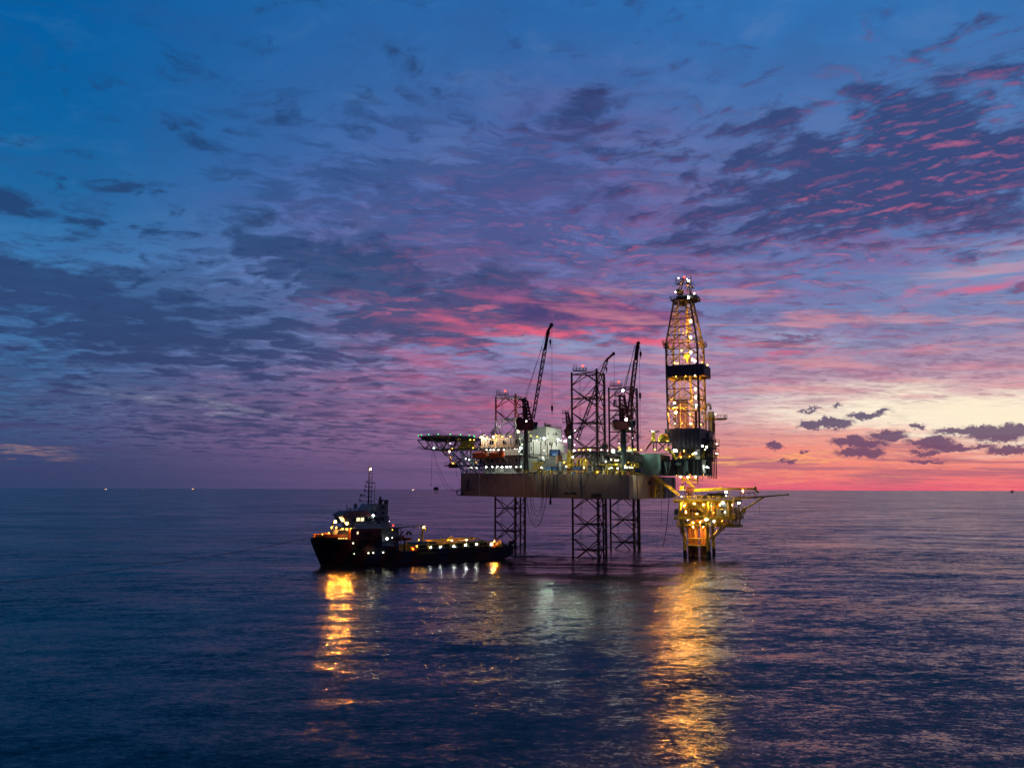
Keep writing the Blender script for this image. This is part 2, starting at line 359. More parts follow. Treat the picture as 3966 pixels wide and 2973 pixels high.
# ------------------------------------------------------------------ mesh builder
class MB:
    def __init__(s): s.v = []; s.f = []; s.mi = []; s.mats = []; s.cur = 0
    def use(s, mat):
        if mat not in s.mats: s.mats.append(mat)
        s.cur = s.mats.index(mat); return s
    def poly(s, pts, faces):
        n = len(s.v); s.v += [tuple(p) for p in pts]; s.f += [tuple(i+n for i in f) for f in faces]; s.mi += [s.cur]*len(faces); return s
    def hexa(s, p):      # 8 points: bottom ring 0-3, top ring 4-7
        return s.poly(p, [(0,3,2,1), (4,5,6,7), (0,1,5,4), (1,2,6,5), (2,3,7,6), (3,0,4,7)])
    def bar(s, p, q, r, n=6, r2=None):
        p = Vector(p); q = Vector(q); d = q-p
        if d.length < 1e-5: return s
        d.normalize(); a = d.cross(Vector((0, 0, 1)) if abs(d.z) < .9 else Vector((1, 0, 0))).normalized(); b = d.cross(a)
        r2 = r if r2 is None else r2; pts = []
        for c, rr in ((p, r), (q, r2)):
            for i in range(n):
                t = 2*math.pi*i/n; pts.append(c+a*math.cos(t)*rr+b*math.sin(t)*rr)
        fs = [(i, (i+1) % n, n+(i+1) % n, n+i) for i in range(n)]
        fs += [tuple(range(n-1, -1, -1)), tuple(range(n, 2*n))]
        return s.poly(pts, fs)
    def beam(s, p, q, w, h):        # rectangular section, h vertical
        p = Vector(p); q = Vector(q); d = (q-p).normalized()
        a = d.cross(Vector((0, 0, 1)) if abs(d.z) < .95 else Vector((1, 0, 0))).normalized()*w/2; b = a.normalized().cross(d)*h/2
        return s.hexa([p-a-b, p+a-b, q+a-b, q-a-b, p-a+b, p+a+b, q+a+b, q-a+b])
    def path(s, pts, r, n=5):
        for i in range(len(pts)-1): s.bar(pts[i], pts[i+1], r, n)
        return s
    def ball(s, c, r, sz=1.0, seg=8, rings=5):
        c = Vector(c); pts = [c+Vector((0, 0, -r*sz))]
        for i in range(1, rings):
            ph = -math.pi/2+math.pi*i/rings
            for j in range(seg):
                t = 2*math.pi*j/seg; pts.append(c+Vector((math.cos(ph)*math.cos(t)*r, math.cos(ph)*math.sin(t)*r, math.sin(ph)*r*sz)))
        pts.append(c+Vector((0, 0, r*sz))); fs = []
        for j in range(seg): fs.append((0, 1+(j+1) % seg, 1+j))
        for i in range(rings-2):
            for j in range(seg):
                a0 = 1+i*seg+j; a1 = 1+i*seg+(j+1) % seg; fs.append((a0, a1, a1+seg, a0+seg))
        k = 1+(rings-2)*seg
        for j in range(seg): fs.append((k+j, k+(j+1) % seg, len(pts)-1))
        return s.poly(pts, fs)
    def rail(s, pts, h=1.15, r=.07, step=2.4):
        for i in range(len(pts)-1):
            p = Vector(pts[i]); q = Vector(pts[i+1]); L = (q-p).length; k = max(1, int(L/step))
            for j in range(k+1):
                c = p.lerp(q, j/k); s.bar(c, c+Vector((0, 0, h)), r, 4)
            for hh in (h, h*.55): s.bar(p+Vector((0, 0, hh)), q+Vector((0, 0, hh)), r, 4)
        return s
    def build(s, name, mat, parent=None, smooth=False):
        me = bpy.data.meshes.new(name); o0 = Vector((0, 0, 0))
        if parent is not None: o0 = ORG[parent.name]
        me.from_pydata([(v[0]-o0.x, v[1]-o0.y, v[2]-o0.z) for v in s.v], [], s.f)
        if s.mats:
            for mm in s.mats: me.materials.append(mm)
            me.polygons.foreach_set('material_index', s.mi)
        else: me.materials.append(mat)
        me.update()
        if smooth:
            for p in me.polygons: p.use_smooth = True
        o = bpy.data.objects.new(name, me); COL.objects.link(o)
        if parent is not None: o.parent = parent; ORG[o.name] = o0
        else: ORG[o.name] = o0
        return o
ORG = {}
def thing(name, label, cat, loc, group=None):
    o = bpy.data.objects.new(name, None); COL.objects.link(o); o.location = loc; o.empty_display_size = 1
    o['label'] = label; o['category'] = cat
    if group: o['group'] = group
    ORG[o.name] = Vector(loc); return o
def single(mb, name, mat, label, cat, group=None, smooth=False):
    """a thing that is one mesh, its origin at its own base"""
    xs = [v[0] for v in mb.v]; ys = [v[1] for v in mb.v]; zs = [v[2] for v in mb.v]
    c = Vector(((min(xs)+max(xs))/2, (min(ys)+max(ys))/2, min(zs)))
    mb.v = [(v[0]-c.x, v[1]-c.y, v[2]-c.z) for v in mb.v]
    o = mb.build(name, mat, None, smooth); o.location = c; ORG[o.name] = c
    o['label'] = label; o['category'] = cat
    if group: o['group'] = group
    return o

# ------------------------------------------------------------------ places: the surveyed points of the photograph turned into metres
CAMP = Vector((0, 0, CAM_H))
def zoom(x0, y0, k): return lambda u, v: (x0+u/k, y0+v/k)
zA = zoom(1600, 1500, 3.16); zB = zoom(2100, 1350, 2.763); zC = zoom(2450, 1050, 3.684)
zD = zoom(2500, 1450, 3.317); zE = zoom(1180, 1780, 2.633); zF = zoom(2550, 1800, 4.022)
zG = zoom(1850, 1850, 2.949); zH = zoom(1900, 1230, 3.5274)
class Frame:
    """a level local frame: t along the axis, s toward the near side"""
    def __init__(s, o, a, b):
        s.o = Vector((o[0], o[1], 0)); s.a = Vector((a[0], a[1], 0)).normalized(); s.b = Vector((b[0], b[1], 0)).normalized()
    def W(s, t, q, z): return s.o+s.a*t+s.b*q+Vector((0, 0, z))
    def local(s, p): d = p-s.o; return d.dot(s.a), d.dot(s.b), p.z
    def S(s, px, sv):          # where the sight line meets the plane s = sv
        d = ray(*px); k = (sv-(CAMP-s.o).dot(s.b))/d.dot(s.b); return CAMP+d*k
    def T(s, px, tv):
        d = ray(*px); k = (tv-(CAMP-s.o).dot(s.a))/d.dot(s.a); return CAMP+d*k
    def face(s, z, u0, v0, u1, v1, sv):
        """t0,t1,z0,z1 of a near face that spans the given rectangle"""
        t0 = s.local(s.S(z(u0, (v0+v1)/2), sv))[0]; t1 = s.local(s.S(z(u1, (v0+v1)/2), sv))[0]
        zt = s.S(z((u0+u1)/2, v0), sv).z; zb = s.S(z((u0+u1)/2, v1), sv).z
        return min(t0, t1), max(t0, t1), zb, zt
    def box(s, mb, t0, t1, s0, s1, z0, z1):
        mb.hexa([s.W(t0,s0,z0), s.W(t1,s0,z0), s.W(t1,s1,z0), s.W(t0,s1,z0), s.W(t0,s0,z1), s.W(t1,s0,z1), s.W(t1,s1,z1), s.W(t0,s1,z1)]); return mb
    def pbox(s, mb, z, u0, v0, u1, v1, sv, depth):
        t0, t1, z0, z1 = s.face(z, u0, v0, u1, v1, sv); return s.box(mb, t0, t1, sv-depth, sv, z0, z1)
def at(px, Y):
    d = ray(*px); return CAMP+d*(Y/d.y)
def atz(px, z):
    d = ray(*px); return CAMP+d*((z-CAM_H)/d.z)
RIG = Frame((-.3, 338), AX_A, AX_B)

def lamp(pos, r, mat, parent, name='flood_light', sx=1.0, sz=1.0, house=dark, face=None, shield=1.0):
    """lamp head: a dark housing with a glowing lens that stands in front of it"""
    pos = Vector(pos); to = (face or (Vector((CAMP.x, CAMP.y, pos.z))-pos)).normalized(); r = r*.64; side = to.cross(Vector((0, 0, 1)))
    up = Vector((0, 0, 1))
    def pb(c, w, h, d):
        m = MB(); a = side*w; b = up*h; e = to*d
        return m.hexa([c-a-b-e, c+a-b-e, c+a-b+e, c-a-b+e, c-a+b-e, c+a+b-e, c+a+b+e, c-a+b+e])
    h = pb(pos-to*(r*.55+.05), r*1.05*sx*shield, r*.95*sz*shield, r*.35)
    ho = h.build(name, house, parent)
    l = MB().ball(pos+to*r*.1, r, 1.0, 8, 4)
    l.v = [tuple(pos+side*((Vector(v)-pos).dot(side)*sx)+up*((Vector(v)-pos).z*sz)+to*((Vector(v)-pos).dot(to)*.6)) for v in l.v]
    if parent is not None and parent.parent is None: l.build('lens', mat, ho)
    else: l.build('lens', mat, parent)
    return ho

def spot(pos, aim, power, col, angle, parent, r=.35, lensmat=None):
    """a directed floodlight: housing and lens at the fitting, with a spot lamp for its beam"""
    pos = Vector(pos); aim = Vector(aim); d = (aim-pos).normalized()
    h = lamp(pos-d*.4, r, lensmat or L_W, parent, 'flood_light', face=d)
    ld = bpy.data.lights.new('flood_beam', 'SPOT'); ld.energy = power; ld.color = col; ld.spot_size = R(angle); ld.spot_blend = .8; ld.shadow_soft_size = .25
    lo = bpy.data.objects.new('flood_beam', ld); COL.objects.link(lo); lo.parent = h
    lo.location = pos+d*.2-ORG[parent.name]; lo.rotation_euler = d.to_track_quat('-Z', 'Y').to_euler()
    return h

# ================================================================== JACK-UP RIG
rig = thing('jack_up_rig', 'huge jack-up drilling rig with a brown slab hull raised on three lattice legs', 'drilling rig', RIG.W(28, 0, 0))
W = RIG.W
TILT = .0134
def dz(t): return -(t+5)*TILT
def deckz(t): return 31.2+dz(t)
# hull: barge shaped slab
def hull_mb(pts, z0, z1):
    m = MB(); n = len(pts)
    v = [W(t, s, z0+dz(t)) for t, s in pts]+[W(t, s, z1+dz(t)) for t, s in pts]
    return m.poly(v, [tuple(range(n-1, -1, -1)), tuple(range(n, 2*n))]+[(i, (i+1) % n, n+(i+1) % n, n+i) for i in range(n)])
HP = [(-12, -13), (-12, 13), (-5, 35.3), (62, 34), (62, 10), (60.0, 10), (60.0, -10), (62, -10), (62, -36), (-5, -34)]
HP = HP[::-1]
hull = hull_mb(HP, 22.4, 31.2).build('hull', hullp, rig)
# plating steps, fenders, edge coaming
for t in (27.0, 44.0): RIG.box(MB(), t, t+.25, 34.3, 34.3+.75-.012*(t-27), 22.5+dz(t), 31.1+dz(t)).build('plate_seam', hullp2, hull)
rb0 = lambda *a: RIG.box(MB(), *a)
rb0(62.0, 62.3, 10, 33.9, 21.8, 30.0).build('transom_plating', hullp2, hull); rb0(62.0, 62.3, -35.8, -10.2, 21.8, 30.0).build('transom_plating', hullp2, hull)
for i in range(-4, 62, 3):
    rb0(i, i+.18, 34.2+ (35.3-34)*(62-i)/67-.25, 34.3+(35.3-34)*(62-i)/67, deckz(i)-.9, deckz(i)-.05).build('edge_bracket', dark, hull)
def railing(pts, mat=yellow, parent=rig, h=1.15, name='railing', r=.07): return MB().rail(pts, h, r).build(name, mat, parent)
railing([W(20, 34.4, deckz(20)), W(30, 34.2, deckz(30)), W(45, 33.9, deckz(45)), W(61, 33.6, deckz(61)), W(61, 11, deckz(61))])
railing([W(-5, 34.8, deckz(-5)), W(2, 34.6, deckz(2)), W(20, 34.4, deckz(20))], white)

# ---- legs
def leg(cx, Y, lv0, ztop, bands, label=None):
    c = Vector((cx, Y, 0)); ang = [R(-79), R(41), R(161)]; Rr = 7.5
    P = [c+Vector((math.cos(a)*Rr, math.sin(a)*Rr, 0)) for a in ang]
    levels = []
    z = lv0
    while z < ztop-2: levels.append(z); z += 9.43
    levels.append(ztop)
    levels0 = levels[:]
    def col(z):
        k = int((z-lv0)//4.715)
        return bands(z, k)
    zb = -12.0
    br = MB()
    lev = [lv0-9.43]+levels0
    for k, z in enumerate(lev):
        hz = Vector((0, 0, z)); mids = []
        for i in range(3):
            a, b = P[i], P[(i+1) % 3]; mid = (a+b)/2; mids.append(mid)
            br.use(col(z+.1)).bar(a+hz, b+hz, .20, 6)
            up = z+4.715; dn = z-4.715
            if up < ztop-2:
                for e in (a, b): br.use(col(z+2.3)).bar(mid+hz, e+Vector((0, 0, up-.5)), .19, 6)
            if k > 0:
                for e in (a, b): br.use(col(z-2.3)).bar(mid+hz, e+Vector((0, 0, dn+.5)), .19, 6)
        for i in range(3): br.use(col(z+.1)).bar(mids[i]+hz, mids[(i+1) % 3]+hz, .16, 5)
    lo = br.build('leg', legdark, rig)
    for p in P:
        ch = MB()
        steps = [zb]+[lv0+4.715*i for i in range(-1, 40) if lv0+4.715*i < ztop-.5 and lv0+4.715*i > zb]+[ztop+.9]
        for i in range(len(steps)-1):
            ch.use(col((steps[i]+steps[i+1])/2)).bar(p+Vector((0, 0, steps[i])), p+Vector((0, 0, steps[i+1])), .40, 8)
        d = (c-p).normalized(); sd = d.cross(Vector((0, 0, 1))); ch.use(legdark)
        zz = 0.5
        while zz < ztop:
            for sg in (-1, 1):
                q = p+sd*sg*.46+Vector((0, 0, zz)); ch.beam(q-sd*sg*.05, q+sd*sg*.22, .30, .40)
            zz += .95
        ch.build('chord', legdark, lo)
    # small platform, ladder and beacon on top
    t = MB(); q = P[2].lerp(P[0], .33)+Vector((0, 0, ztop+.9))
    f = Vector((1, 0, 0)); s2 = Vector((0, 1, 0))
    t.hexa([q+f*-2.6+s2*-1, q+f*2.6+s2*-1, q+f*2.6+s2*1, q+f*-2.6+s2*1]+[p+Vector((0, 0, .2)) for p in (q+f*-2.6+s2*-1, q+f*2.6+s2*-1, q+f*2.6+s2*1, q+f*-2.6+s2*1)])
    t.rail([q+f*-2.6+s2*-1, q+f*2.6+s2*-1, q+f*2.6+s2*1, q+f*-2.6+s2*1, q+f*-2.6+s2*-1], 1.3, .06, 1.2)
    t.rail([q+f*-2.6+s2*-1+Vector((0,0,1.2)), q+f*-1.2+s2*-1+Vector((0,0,1.2))], 1.0, .06, .7)
    t.build('top_platform', grey, lo)
    ld = MB(); q2 = P[2].lerp(P[0], .33)
    for k in range(int((ztop-4)/1.0)):
        zz = 4+k; ld.bar(q2+Vector((-.3, 0, zz)), q2+Vector((.3, 0, zz)), .04, 4)
    for sg in (-.3, .3): ld.bar(q2+Vector((sg, 0, 3)), q2+Vector((sg, 0, ztop)), .045, 4)
    ld.build('ladder', grey, lo)
    bq = q+Vector((1.2, 0, 2.0)); MB().bar(q+Vector((1.2, 0, 0)), bq, .06, 5).build('beacon_post', grey, lo)
    MB().ball(bq, .42).build('beacon', L_R, lo)
    # sea-water pipe running down beside the leg
    cp = c+Vector((3.6, -4.2, 0)); MB().bar(cp+Vector((0, 0, -4)), cp+Vector((0, 0, 23)), .33, 8).build('caisson', dark, lo)
    if label: lo['label'] = label
    # guide collar where the leg passes the deck
    return lo, P
def bands1(z, k):
    if z > 64.8: return legwhite
    if z > 31: return [legred, legwhite][int((z-36.0)//9.43) % 2] if z > 40 else legwhite
    return [rust, legred, yellowish, rust][int(z//5.0) % 4] if z > 3 else legdark
yellowish = paint('leg_pale_rust', (.30, .22, .10), .6, var=.5)
leg1, P1 = leg(0.1, 338, 7.6, 64.2, bands1, 'bow leg with red and white painted bands')
leg2, P2 = leg(30.1, 297, 2.8, 68.8, lambda z, k: legdark)
leg3, P3 = leg(49.8, 341, 2.8, 68.8, lambda z, k: legdark)

# jack houses round each leg
def jack_house(P, mat, h, z0):
    m = MB(); c = (P[0]+P[1]+P[2])/3
    for p in P:
        q = c+(p-c)*1.05
        for sg in (-1, 1):
            d = (p-c).normalized().cross(Vector((0, 0, 1)))*sg
            m.beam(q+d*1.3+Vector((0, 0, z0)), q+d*1.3+Vector((0, 0, z0+h)), .9, .9)
    for i in range(3):
        a = c+(P[i]-c)*1.08; b = c+(P[(i+1) % 3]-c)*1.08
        for zz in (z0+h*.35, z0+h): m.bar(a+Vector((0, 0, zz)), b+Vector((0, 0, zz)), .35, 6)
        m.bar(a+Vector((0, 0, z0)), a.lerp(b, .5)+Vector((0, 0, z0+h)), .3, 6); m.bar(b+Vector((0, 0, z0)), a.lerp(b, .5)+Vector((0, 0, z0+h)), .3, 6)
    return m.build('jack_house', mat, rig)
jack_house(P2, dark, 7.5, 30.8); jack_house(P3, grey, 7.5, 30.6)
for p in P1:
    jm = MB(); top = p+Vector((0, 0, 52.5))
    for dx, dy in ((-5, 0), (4.5, 1), (0, -4)): jm.bar(top, p+Vector((dx*.8, dy*.8, 46.5)), .22, 6)
    jm.build('leg_guide_frame', white, rig)

# ---- accommodation block
t0, t1 = 1.85, 18.2
acc = MB()
zt = RIG.S(zA(1050, 615), 33).z          # roof level of the near side
z_mid_top = RIG.S(zA(1050, 742), 33).z; z_mid_bot = RIG.S(zA(1050, 832), 33).z; z_low = RIG.S(zA(1050, 957), 33).z
zd = deckz(8)
def rb(name, mat, a, b, c, d, e, f, parent=rig):
    return RIG.box(MB(), a, b, c, d, e, f).build(name, mat, parent)
accb = rb('accommodation_block', white_corr_s, t0, t1-.02, 12, 33, z_mid_top, zt)
rb('deck_house', white_corr_s, t0, t1-.02, 12, 33, z_low, z_mid_bot, accb)
rb('recess_wall', white, t0+.4, t1-.4, 12, 29.6, zd+.01, z_low-.01, accb)
rb('recess_wall', white, t0+.4, t1-.4, 12, 29.8, z_mid_bot+.01, z_mid_top-.01, accb)
rb('rear_block', white_corr_t, 9.0, t1+.15, -16, 11.98, zd+.1, zt-.2, accb)
# end wall panel (the wide lit face) with windows
sw = RIG.local(RIG.T(zA(1850, 700), t1))[1]
rb('end_wall', white_corr_t, t1+.0, t1+.5, sw, 32.9, zd+6.5, zt-.35, accb)
rb('end_wall', white_corr_t, t1+.0, t1+.45, 6, 32.9, zd+.1, zd+6.45, accb)
a0 = RIG.local(RIG.T(zA(1600, 560), t1-2))[1]; a1 = RIG.local(RIG.T(zA(1792, 560), t1-2))[1]
zz1 = RIG.T(zA(1700, 497), t1-2).z
rb('upper_block', white_corr_t, t1-9, t1-1.0, a1, a0, zt-.15, zz1, accb)
for (u, v) in ((1655, 565), (1722, 572), (1762, 578)):
    p = RIG.T(zA(u, v), t1-.9); MB().bar(p, p+RIG.a*.12, .38, 10).build('porthole', dark, accb)
for (u, v) in ((1262, 660), (1105, 668), (1128, 668), (950, 672), (975, 672), (822, 690), (1262, 890), (1102, 892), (1126, 892), (825, 903), (970, 898)):
    t, s_, z = RIG.local(RIG.S(zA(u, v), 33)); rb('window', glass, t-.32, t+.32, 33.0, 33.08, z-.7, z+.7, accb)
for (u, v) in ((1445, 645), (1565, 680), (1668, 690), (1684, 690), (1700, 690), (1750, 700), (1445, 748), (1620, 685), (1748, 570)):
    p = RIG.T(zA(u, v), t1+.5); t, s_, z = RIG.local(p); rb('window', glass, t1+.5, t1+.58, s_-.35, s_+.35, z-.7, z+.7, accb)
# end-wall fins, pipes and ledges
m = MB()
for u in (1300, 1350, 1418, 1470, 1560, 1640, 1690):
    p = RIG.T(zA(u, 800), t1+.5); s_ = RIG.local(p)[1]; RIG.box(m, t1+.5, t1+.75, s_-.12, s_+.12, zd+1, zt-1)
RIG.box(m, t1+.5, t1+1.4, 8, 32.9, RIG.T(zA(1500, 850), t1+1).z-.12, RIG.T(zA(1500, 850), t1+1).z+.12)
RIG.box(m, t1+.5, t1+1.0, sw, 32.9, zt-6.0, zt-5.8)
m.build('wall_stiffener', grey, accb)
# walkways along the near side
m = MB()
RIG.box(m, t0-9, t1+1, 33.0, 34.6, z_mid_top-.35, z_mid_top+.05); RIG.box(m, t0, t1+4, 29.6, 35.6, z_mid_bot-.3, z_mid_bot+0.0)
RIG.box(m, t0, t1, 29.6, 33.4, z_low-.25, z_low+.1)
m.build('walkway', dark, accb)
railing([W(t0-9, 34.6, z_mid_top), W(t1+1, 34.6, z_mid_top)], yellow, rig)
railing([W(8, 35.6, z_mid_bot), W(t1+4, 35.6, z_mid_bot)], grey, rig)
railing([W(t0, 33, zt), W(t1, 33, zt), W(t1+.4, sw, zt)], white, rig)
railing([W(t1-1, a0, zz1), W(t1-1, a1, zz1), W(t1-8, a1, zz1)], grey, rig)
# struts under the lifeboat deck
m = MB()
for t in (t0+1, 5, 9, 12, 16, t1+2):
    m.bar(W(t, 35.3, z_mid_bot-.3), W(t+1.5, 33, zd+3), .16, 5); m.bar(W(t+3, 35.3, z_mid_bot-.3), W(t+.5, 33, zd+4), .13, 5)
    m.bar(W(t+1, 33.4, zd-2), W(t+1, 33.4, z_low), .12, 5)
for (u0, v0, u1, v1) in ((905, 850, 980, 1050), (735, 860, 800, 1000), (1100, 840, 1210, 960), (1230, 840, 1285, 990), (985, 960, 975, 1110)):
    m.bar(RIG.S(zA(u0, v0), 35.4), RIG.S(zA(u1, v1), 35.0), .2, 5)
m.build('lifeboat_deck_strut', grey, accb)
# roof plant
m = MB()
for (t, s, w, d, h) in ((5, 27, 3, 3, 1.6), (13, 25, 2.2, 3, 2.4), (15, 18, 2, 2, 1.8), (14, 5, 3, 4, 2.0), (12, -4, 3, 2.4, 2.6), (16, 10, 1.5, 1.5, 1.5)):
    RIG.box(MB(), t, t+w, s-d, s, zt-.2, zt+h).build('roof_unit', white, accb)
p = RIG.S(zA(1140, 600), 31); m = MB(); m.bar(p-Vector((0, 0, 4)), p+Vector((0, 0, 1.0)), .3, 8); m.bar(p+Vector((0, 0, 1)), p+Vector((1.2, 0, 1.6)), .3, 8)
m.build('vent_pipe', grey, accb)
# drum shaped fan and stack on the upper block
p = RIG.T(zA(1650, 470), t1-5); m = MB(); m.bar(p, p+RIG.b*-2.0+Vector((0, 0, 0)), .8, 10); m.bar(p+Vector((-1.2, 0, -1.2)), p+Vector((-1.2, 0, 1.4)), .3, 8)
m.build('exhaust_drum', rust, accb)
# satellite dishes
def dish(pos, r, aim, mat=white, parent=rig):
    m = MB(); aim = Vector(aim).normalized(); a = aim.cross(Vector((0, 0, 1))).normalized(); b = aim.cross(a)
    pts = [pos]; n = 14
    for k, (rr, dd) in enumerate(((.5, .08), (1.0, .30))):
        for i in range(n):
            t = 2*math.pi*i/n; pts.append(pos+(a*math.cos(t)+b*math.sin(t))*r*rr+aim*r*dd)
    fs = [(0, 1+i, 1+(i+1) % n) for i in range(n)]+[(1+i, 1+n+i, 1+n+(i+1) % n, 1+(i+1) % n) for i in range(n)]
    m.poly(pts, fs); m.poly([p-aim*.08 for p in pts], [f[::-1] for f in fs]); m.bar(pos, pos+aim*r*.8, .06, 4)
    m.bar(pos-aim*.1, pos-aim*.1-Vector((0, 0, r*1.6)), .14, 6)
    return m.build('satellite_dish', mat, parent, True)
dish(RIG.S(zA(857, 578), 28), .62, (-.2, -1, .35))
dish(RIG.S(zA(985, 560), 30), 1.3, (-1, .25, .7), grey)

# ---- helideck
hc = W(-26.2, 10, 0); HZ = 47.2
hr_ = 11.2
def ngon(r, z, n=8, off=R(22.5), c=hc): return [Vector((c.x+math.cos(2*math.pi*i/n+off)*r, c.y+math.sin(2*math.pi*i/n+off)*r, z)) for i in range(n)]
m = MB(); A_ = ngon(hr_, HZ-.45); B_ = ngon(hr_, HZ)
m.poly(A_+B_, [tuple(range(7, -1, -1)), tuple(range(8, 16))]+[(i, (i+1) % 8, 8+(i+1) % 8, 8+i) for i in range(8)])
heli = m.build('helideck', paint('helideck_dark_green', (.03, .07, .05), .7), rig)
m = MB(); O_ = ngon(hr_+1.7, HZ+.15)
for i in range(8):
    m.bar(O_[i], O_[(i+1) % 8], .08, 4); m.bar(B_[i], O_[i], .08, 4)
    for k in range(1, 7): m.bar(B_[i].lerp(B_[(i+1) % 8], k/7), O_[i].lerp(O_[(i+1) % 8], k/7), .05, 4)
    m.bar(B_[i].lerp(O_[i], .5), B_[(i+1) % 8].lerp(O_[(i+1) % 8], .5), .05, 4)
m.build('safety_net', grey, heli)
m = MB()
for k in range(-5, 6):
    q = k*2.1; L = math.sqrt(max(0, hr_**2-q*q))*.94
    m.beam(hc+RIG.a*q+RIG.b*L+Vector((0, 0, HZ-.8)), hc+RIG.a*q-RIG.b*L+Vector((0, 0, HZ-.8)), .25, .7)
# truss frames carrying the deck
zl = HZ-5.4
for s in (17, 10, 3):
    top = HZ-1.3
    m.bar(W(-36.5, s, top), W(-4, s, top), .25, 6); m.bar(W(-32.5, s, zl), W(0, s, zl), .25, 6)
    m.bar(W(-36.5, s, top), W(-32.5, s, zl), .22, 6)
    tt = -32.5; up = False
    while tt < -4:
        m.bar(W(tt, s, zl), W(tt+2.3, s, top), .17, 5); m.bar(W(tt+2.3, s, top), W(tt+4.6, s, zl), .17, 5); tt += 4.6
for t in (-32.5, -26, -19, -12, -6): m.bar(W(t, 17, zl), W(t, 3, zl), .2, 5); m.bar(W(t, 17, zl), W(t, 10, HZ-1.3), .16, 5); m.bar(W(t, 3, zl), W(t, 10, HZ-1.3), .16, 5)
m.build('deck_truss', grey, heli)
m = MB()
for s in (20, 12, 3):
    m.bar(W(-24, s, zl), W(-10, s, 31.2), .34, 6); m.bar(W(-14, s, zl), W(-14+9, s+1, 31.0), .26, 6); m.bar(W(-14, s, zl), W(-19, s, 36.6), .22, 5)
    m.bar(W(-9, s, zl), W(-9, s, 31), .3, 6); m.bar(W(-2, s, zl), W(-2, s, 31), .3, 6); m.bar(W(-9, s, zl), W(-2, s, 36), .2, 5); m.bar(W(-2, s, zl), W(-9, s, 36), .2, 5)
    m.bar(W(-9, s, 36), W(-2, s, 31), .2, 5); m.bar(W(-2, s, 36), W(-9, s, 31), .2, 5); m.bar(W(-19, s, 36.6), W(-2, s, 36.2), .2, 5)
for t in (-9, -2):
    for zz in (36, zl): m.bar(W(t, 20, zz), W(t, 3, zz), .2, 5)
    m.bar(W(t, 20, 36), W(t, 12, zl), .18, 5); m.bar(W(t, 3, 36), W(t, 12, zl), .18, 5)
for (u0, v0, u1, v1) in ((610, 770, 615, 1040), (700, 880, 790, 1040), (760, 870, 660, 1040), (640, 760, 760, 1020), (520, 770, 460, 860), (705, 860, 850, 1040), (660, 1040, 640, 900), (560, 760, 620, 900), (470, 790, 600, 1040)):
    m.bar(RIG.S(zA(u0, v0), 26), RIG.S(zA(u1, v1), 30), .24, 5)
m.build('deck_support', white, heli)
railing([W(-36, 17.5, zl), W(-2, 17.5, zl)], white, rig, 1.1)
rb('catwalk', grey, -34, 0, 17.3, 18.6, zl-.15, zl+.05, heli)
# yellow stair tower, hanging cage, lower lifeboat platform
m = MB(); RIG.pbox(m, zA, 575, 650, 690, 762, 22, 4); RIG.pbox(m, zA, 553, 715, 700, 765, 22.5, 1); m.build('stair_tower', yellow, heli)
t_a, t_b, c0, c1 = RIG.face(zA, 380, 760, 455, 825, 20)
m = MB()
for t in (t_a, (t_a+t_b)/2, t_b):
    for s in (20, 17.5): m.bar(W(t, s, c0), W(t, s, c1), .1, 4)
for z in (c0, (c0+c1)/2, c1): m.path([W(t_a, 20, z), W(t_b, 20, z), W(t_b, 17.5, z), W(t_a, 17.5, z), W(t_a, 20, z)], .1, 4)
for k in range(1, 6): m.bar(W(t_a+(t_b-t_a)*k/6, 20, c0), W(t_a+(t_b-t_a)*k/6, 20, c1), .05, 4)
RIG.box(m, t_a, t_b, 17.5, 20, c0-.2, c0)
m.build('access_cage', wood, heli)
t_a, t_b, c0, c1 = RIG.face(zA, 383, 948, 800, 962, 24)
lp = rb('boat_platform', dark, t_a, t_b, 16, 24, c0, c1)
railing([W(t_a, 24, c1), W(t_a+12, 24, c1)], white, rig)
railing([W(t_a+3, 24, RIG.S(zA(500, 865), 24).z), W(t_b, 24, RIG.S(zA(500, 865), 24).z)], white, rig)
rb('boat_platform', dark, t_a+4, t_b, 16, 24, RIG.S(zA(500, 868), 24).z-.3, RIG.S(zA(500, 868), 24).z)

# ---- midships deck: machinery that belongs to the rig
def P_(z, u0, v0, u1, v1, s, d, name, mat, parent=rig): return RIG.pbox(MB(), z, u0, v0, u1, v1, s, d).build(name, mat, parent)
mud = P_(zA, 1415, 868, 1755, 1025, 24, 14, 'mud_house', white)
P_(zA, 1660, 800, 1790, 1020, 14, 10, 'mud_house', white)
# big ducts and fans beside the accommodation
def drum(z, u, v, s, r, w, mat, name='ventilation_drum'):
    p = RIG.S(z(u, v), s); m = MB(); m.bar(p-RIG.a*w/2, p+RIG.a*w/2, r, 14); m.beam(p+Vector((0, 0, -r)), p+Vector((0, 0, -r-4)), 1.2, 1.2); return m.build(name, mat, rig)
m = MB(); p = RIG.S(zA(1785, 880), 27); m.bar(p+Vector((-.9, 0, 0)), p+Vector((.9, .4, 0)), 1.9, 14, 1.5); m.build('cable_drum', rust, rig)
m = MB(); p = RIG.S(zA(1560, 905), 27); m.bar(p+Vector((-1.1, 0, 0)), p+Vector((1.7, 0, 0)), 1.2, 8, .8); m.build('exhaust_hood', grey, rig)
m = MB(); p = RIG.S(zA(1803, 905), 28); m.bar(p, Vector((p.x, p.y, deckz(30))), .75, 14); m.build('silo', white, rig)
m = MB(); RIG.pbox(m, zA, 1828, 810, 1882, 885, 28, 4); m.build('control_cabin', white, rig)
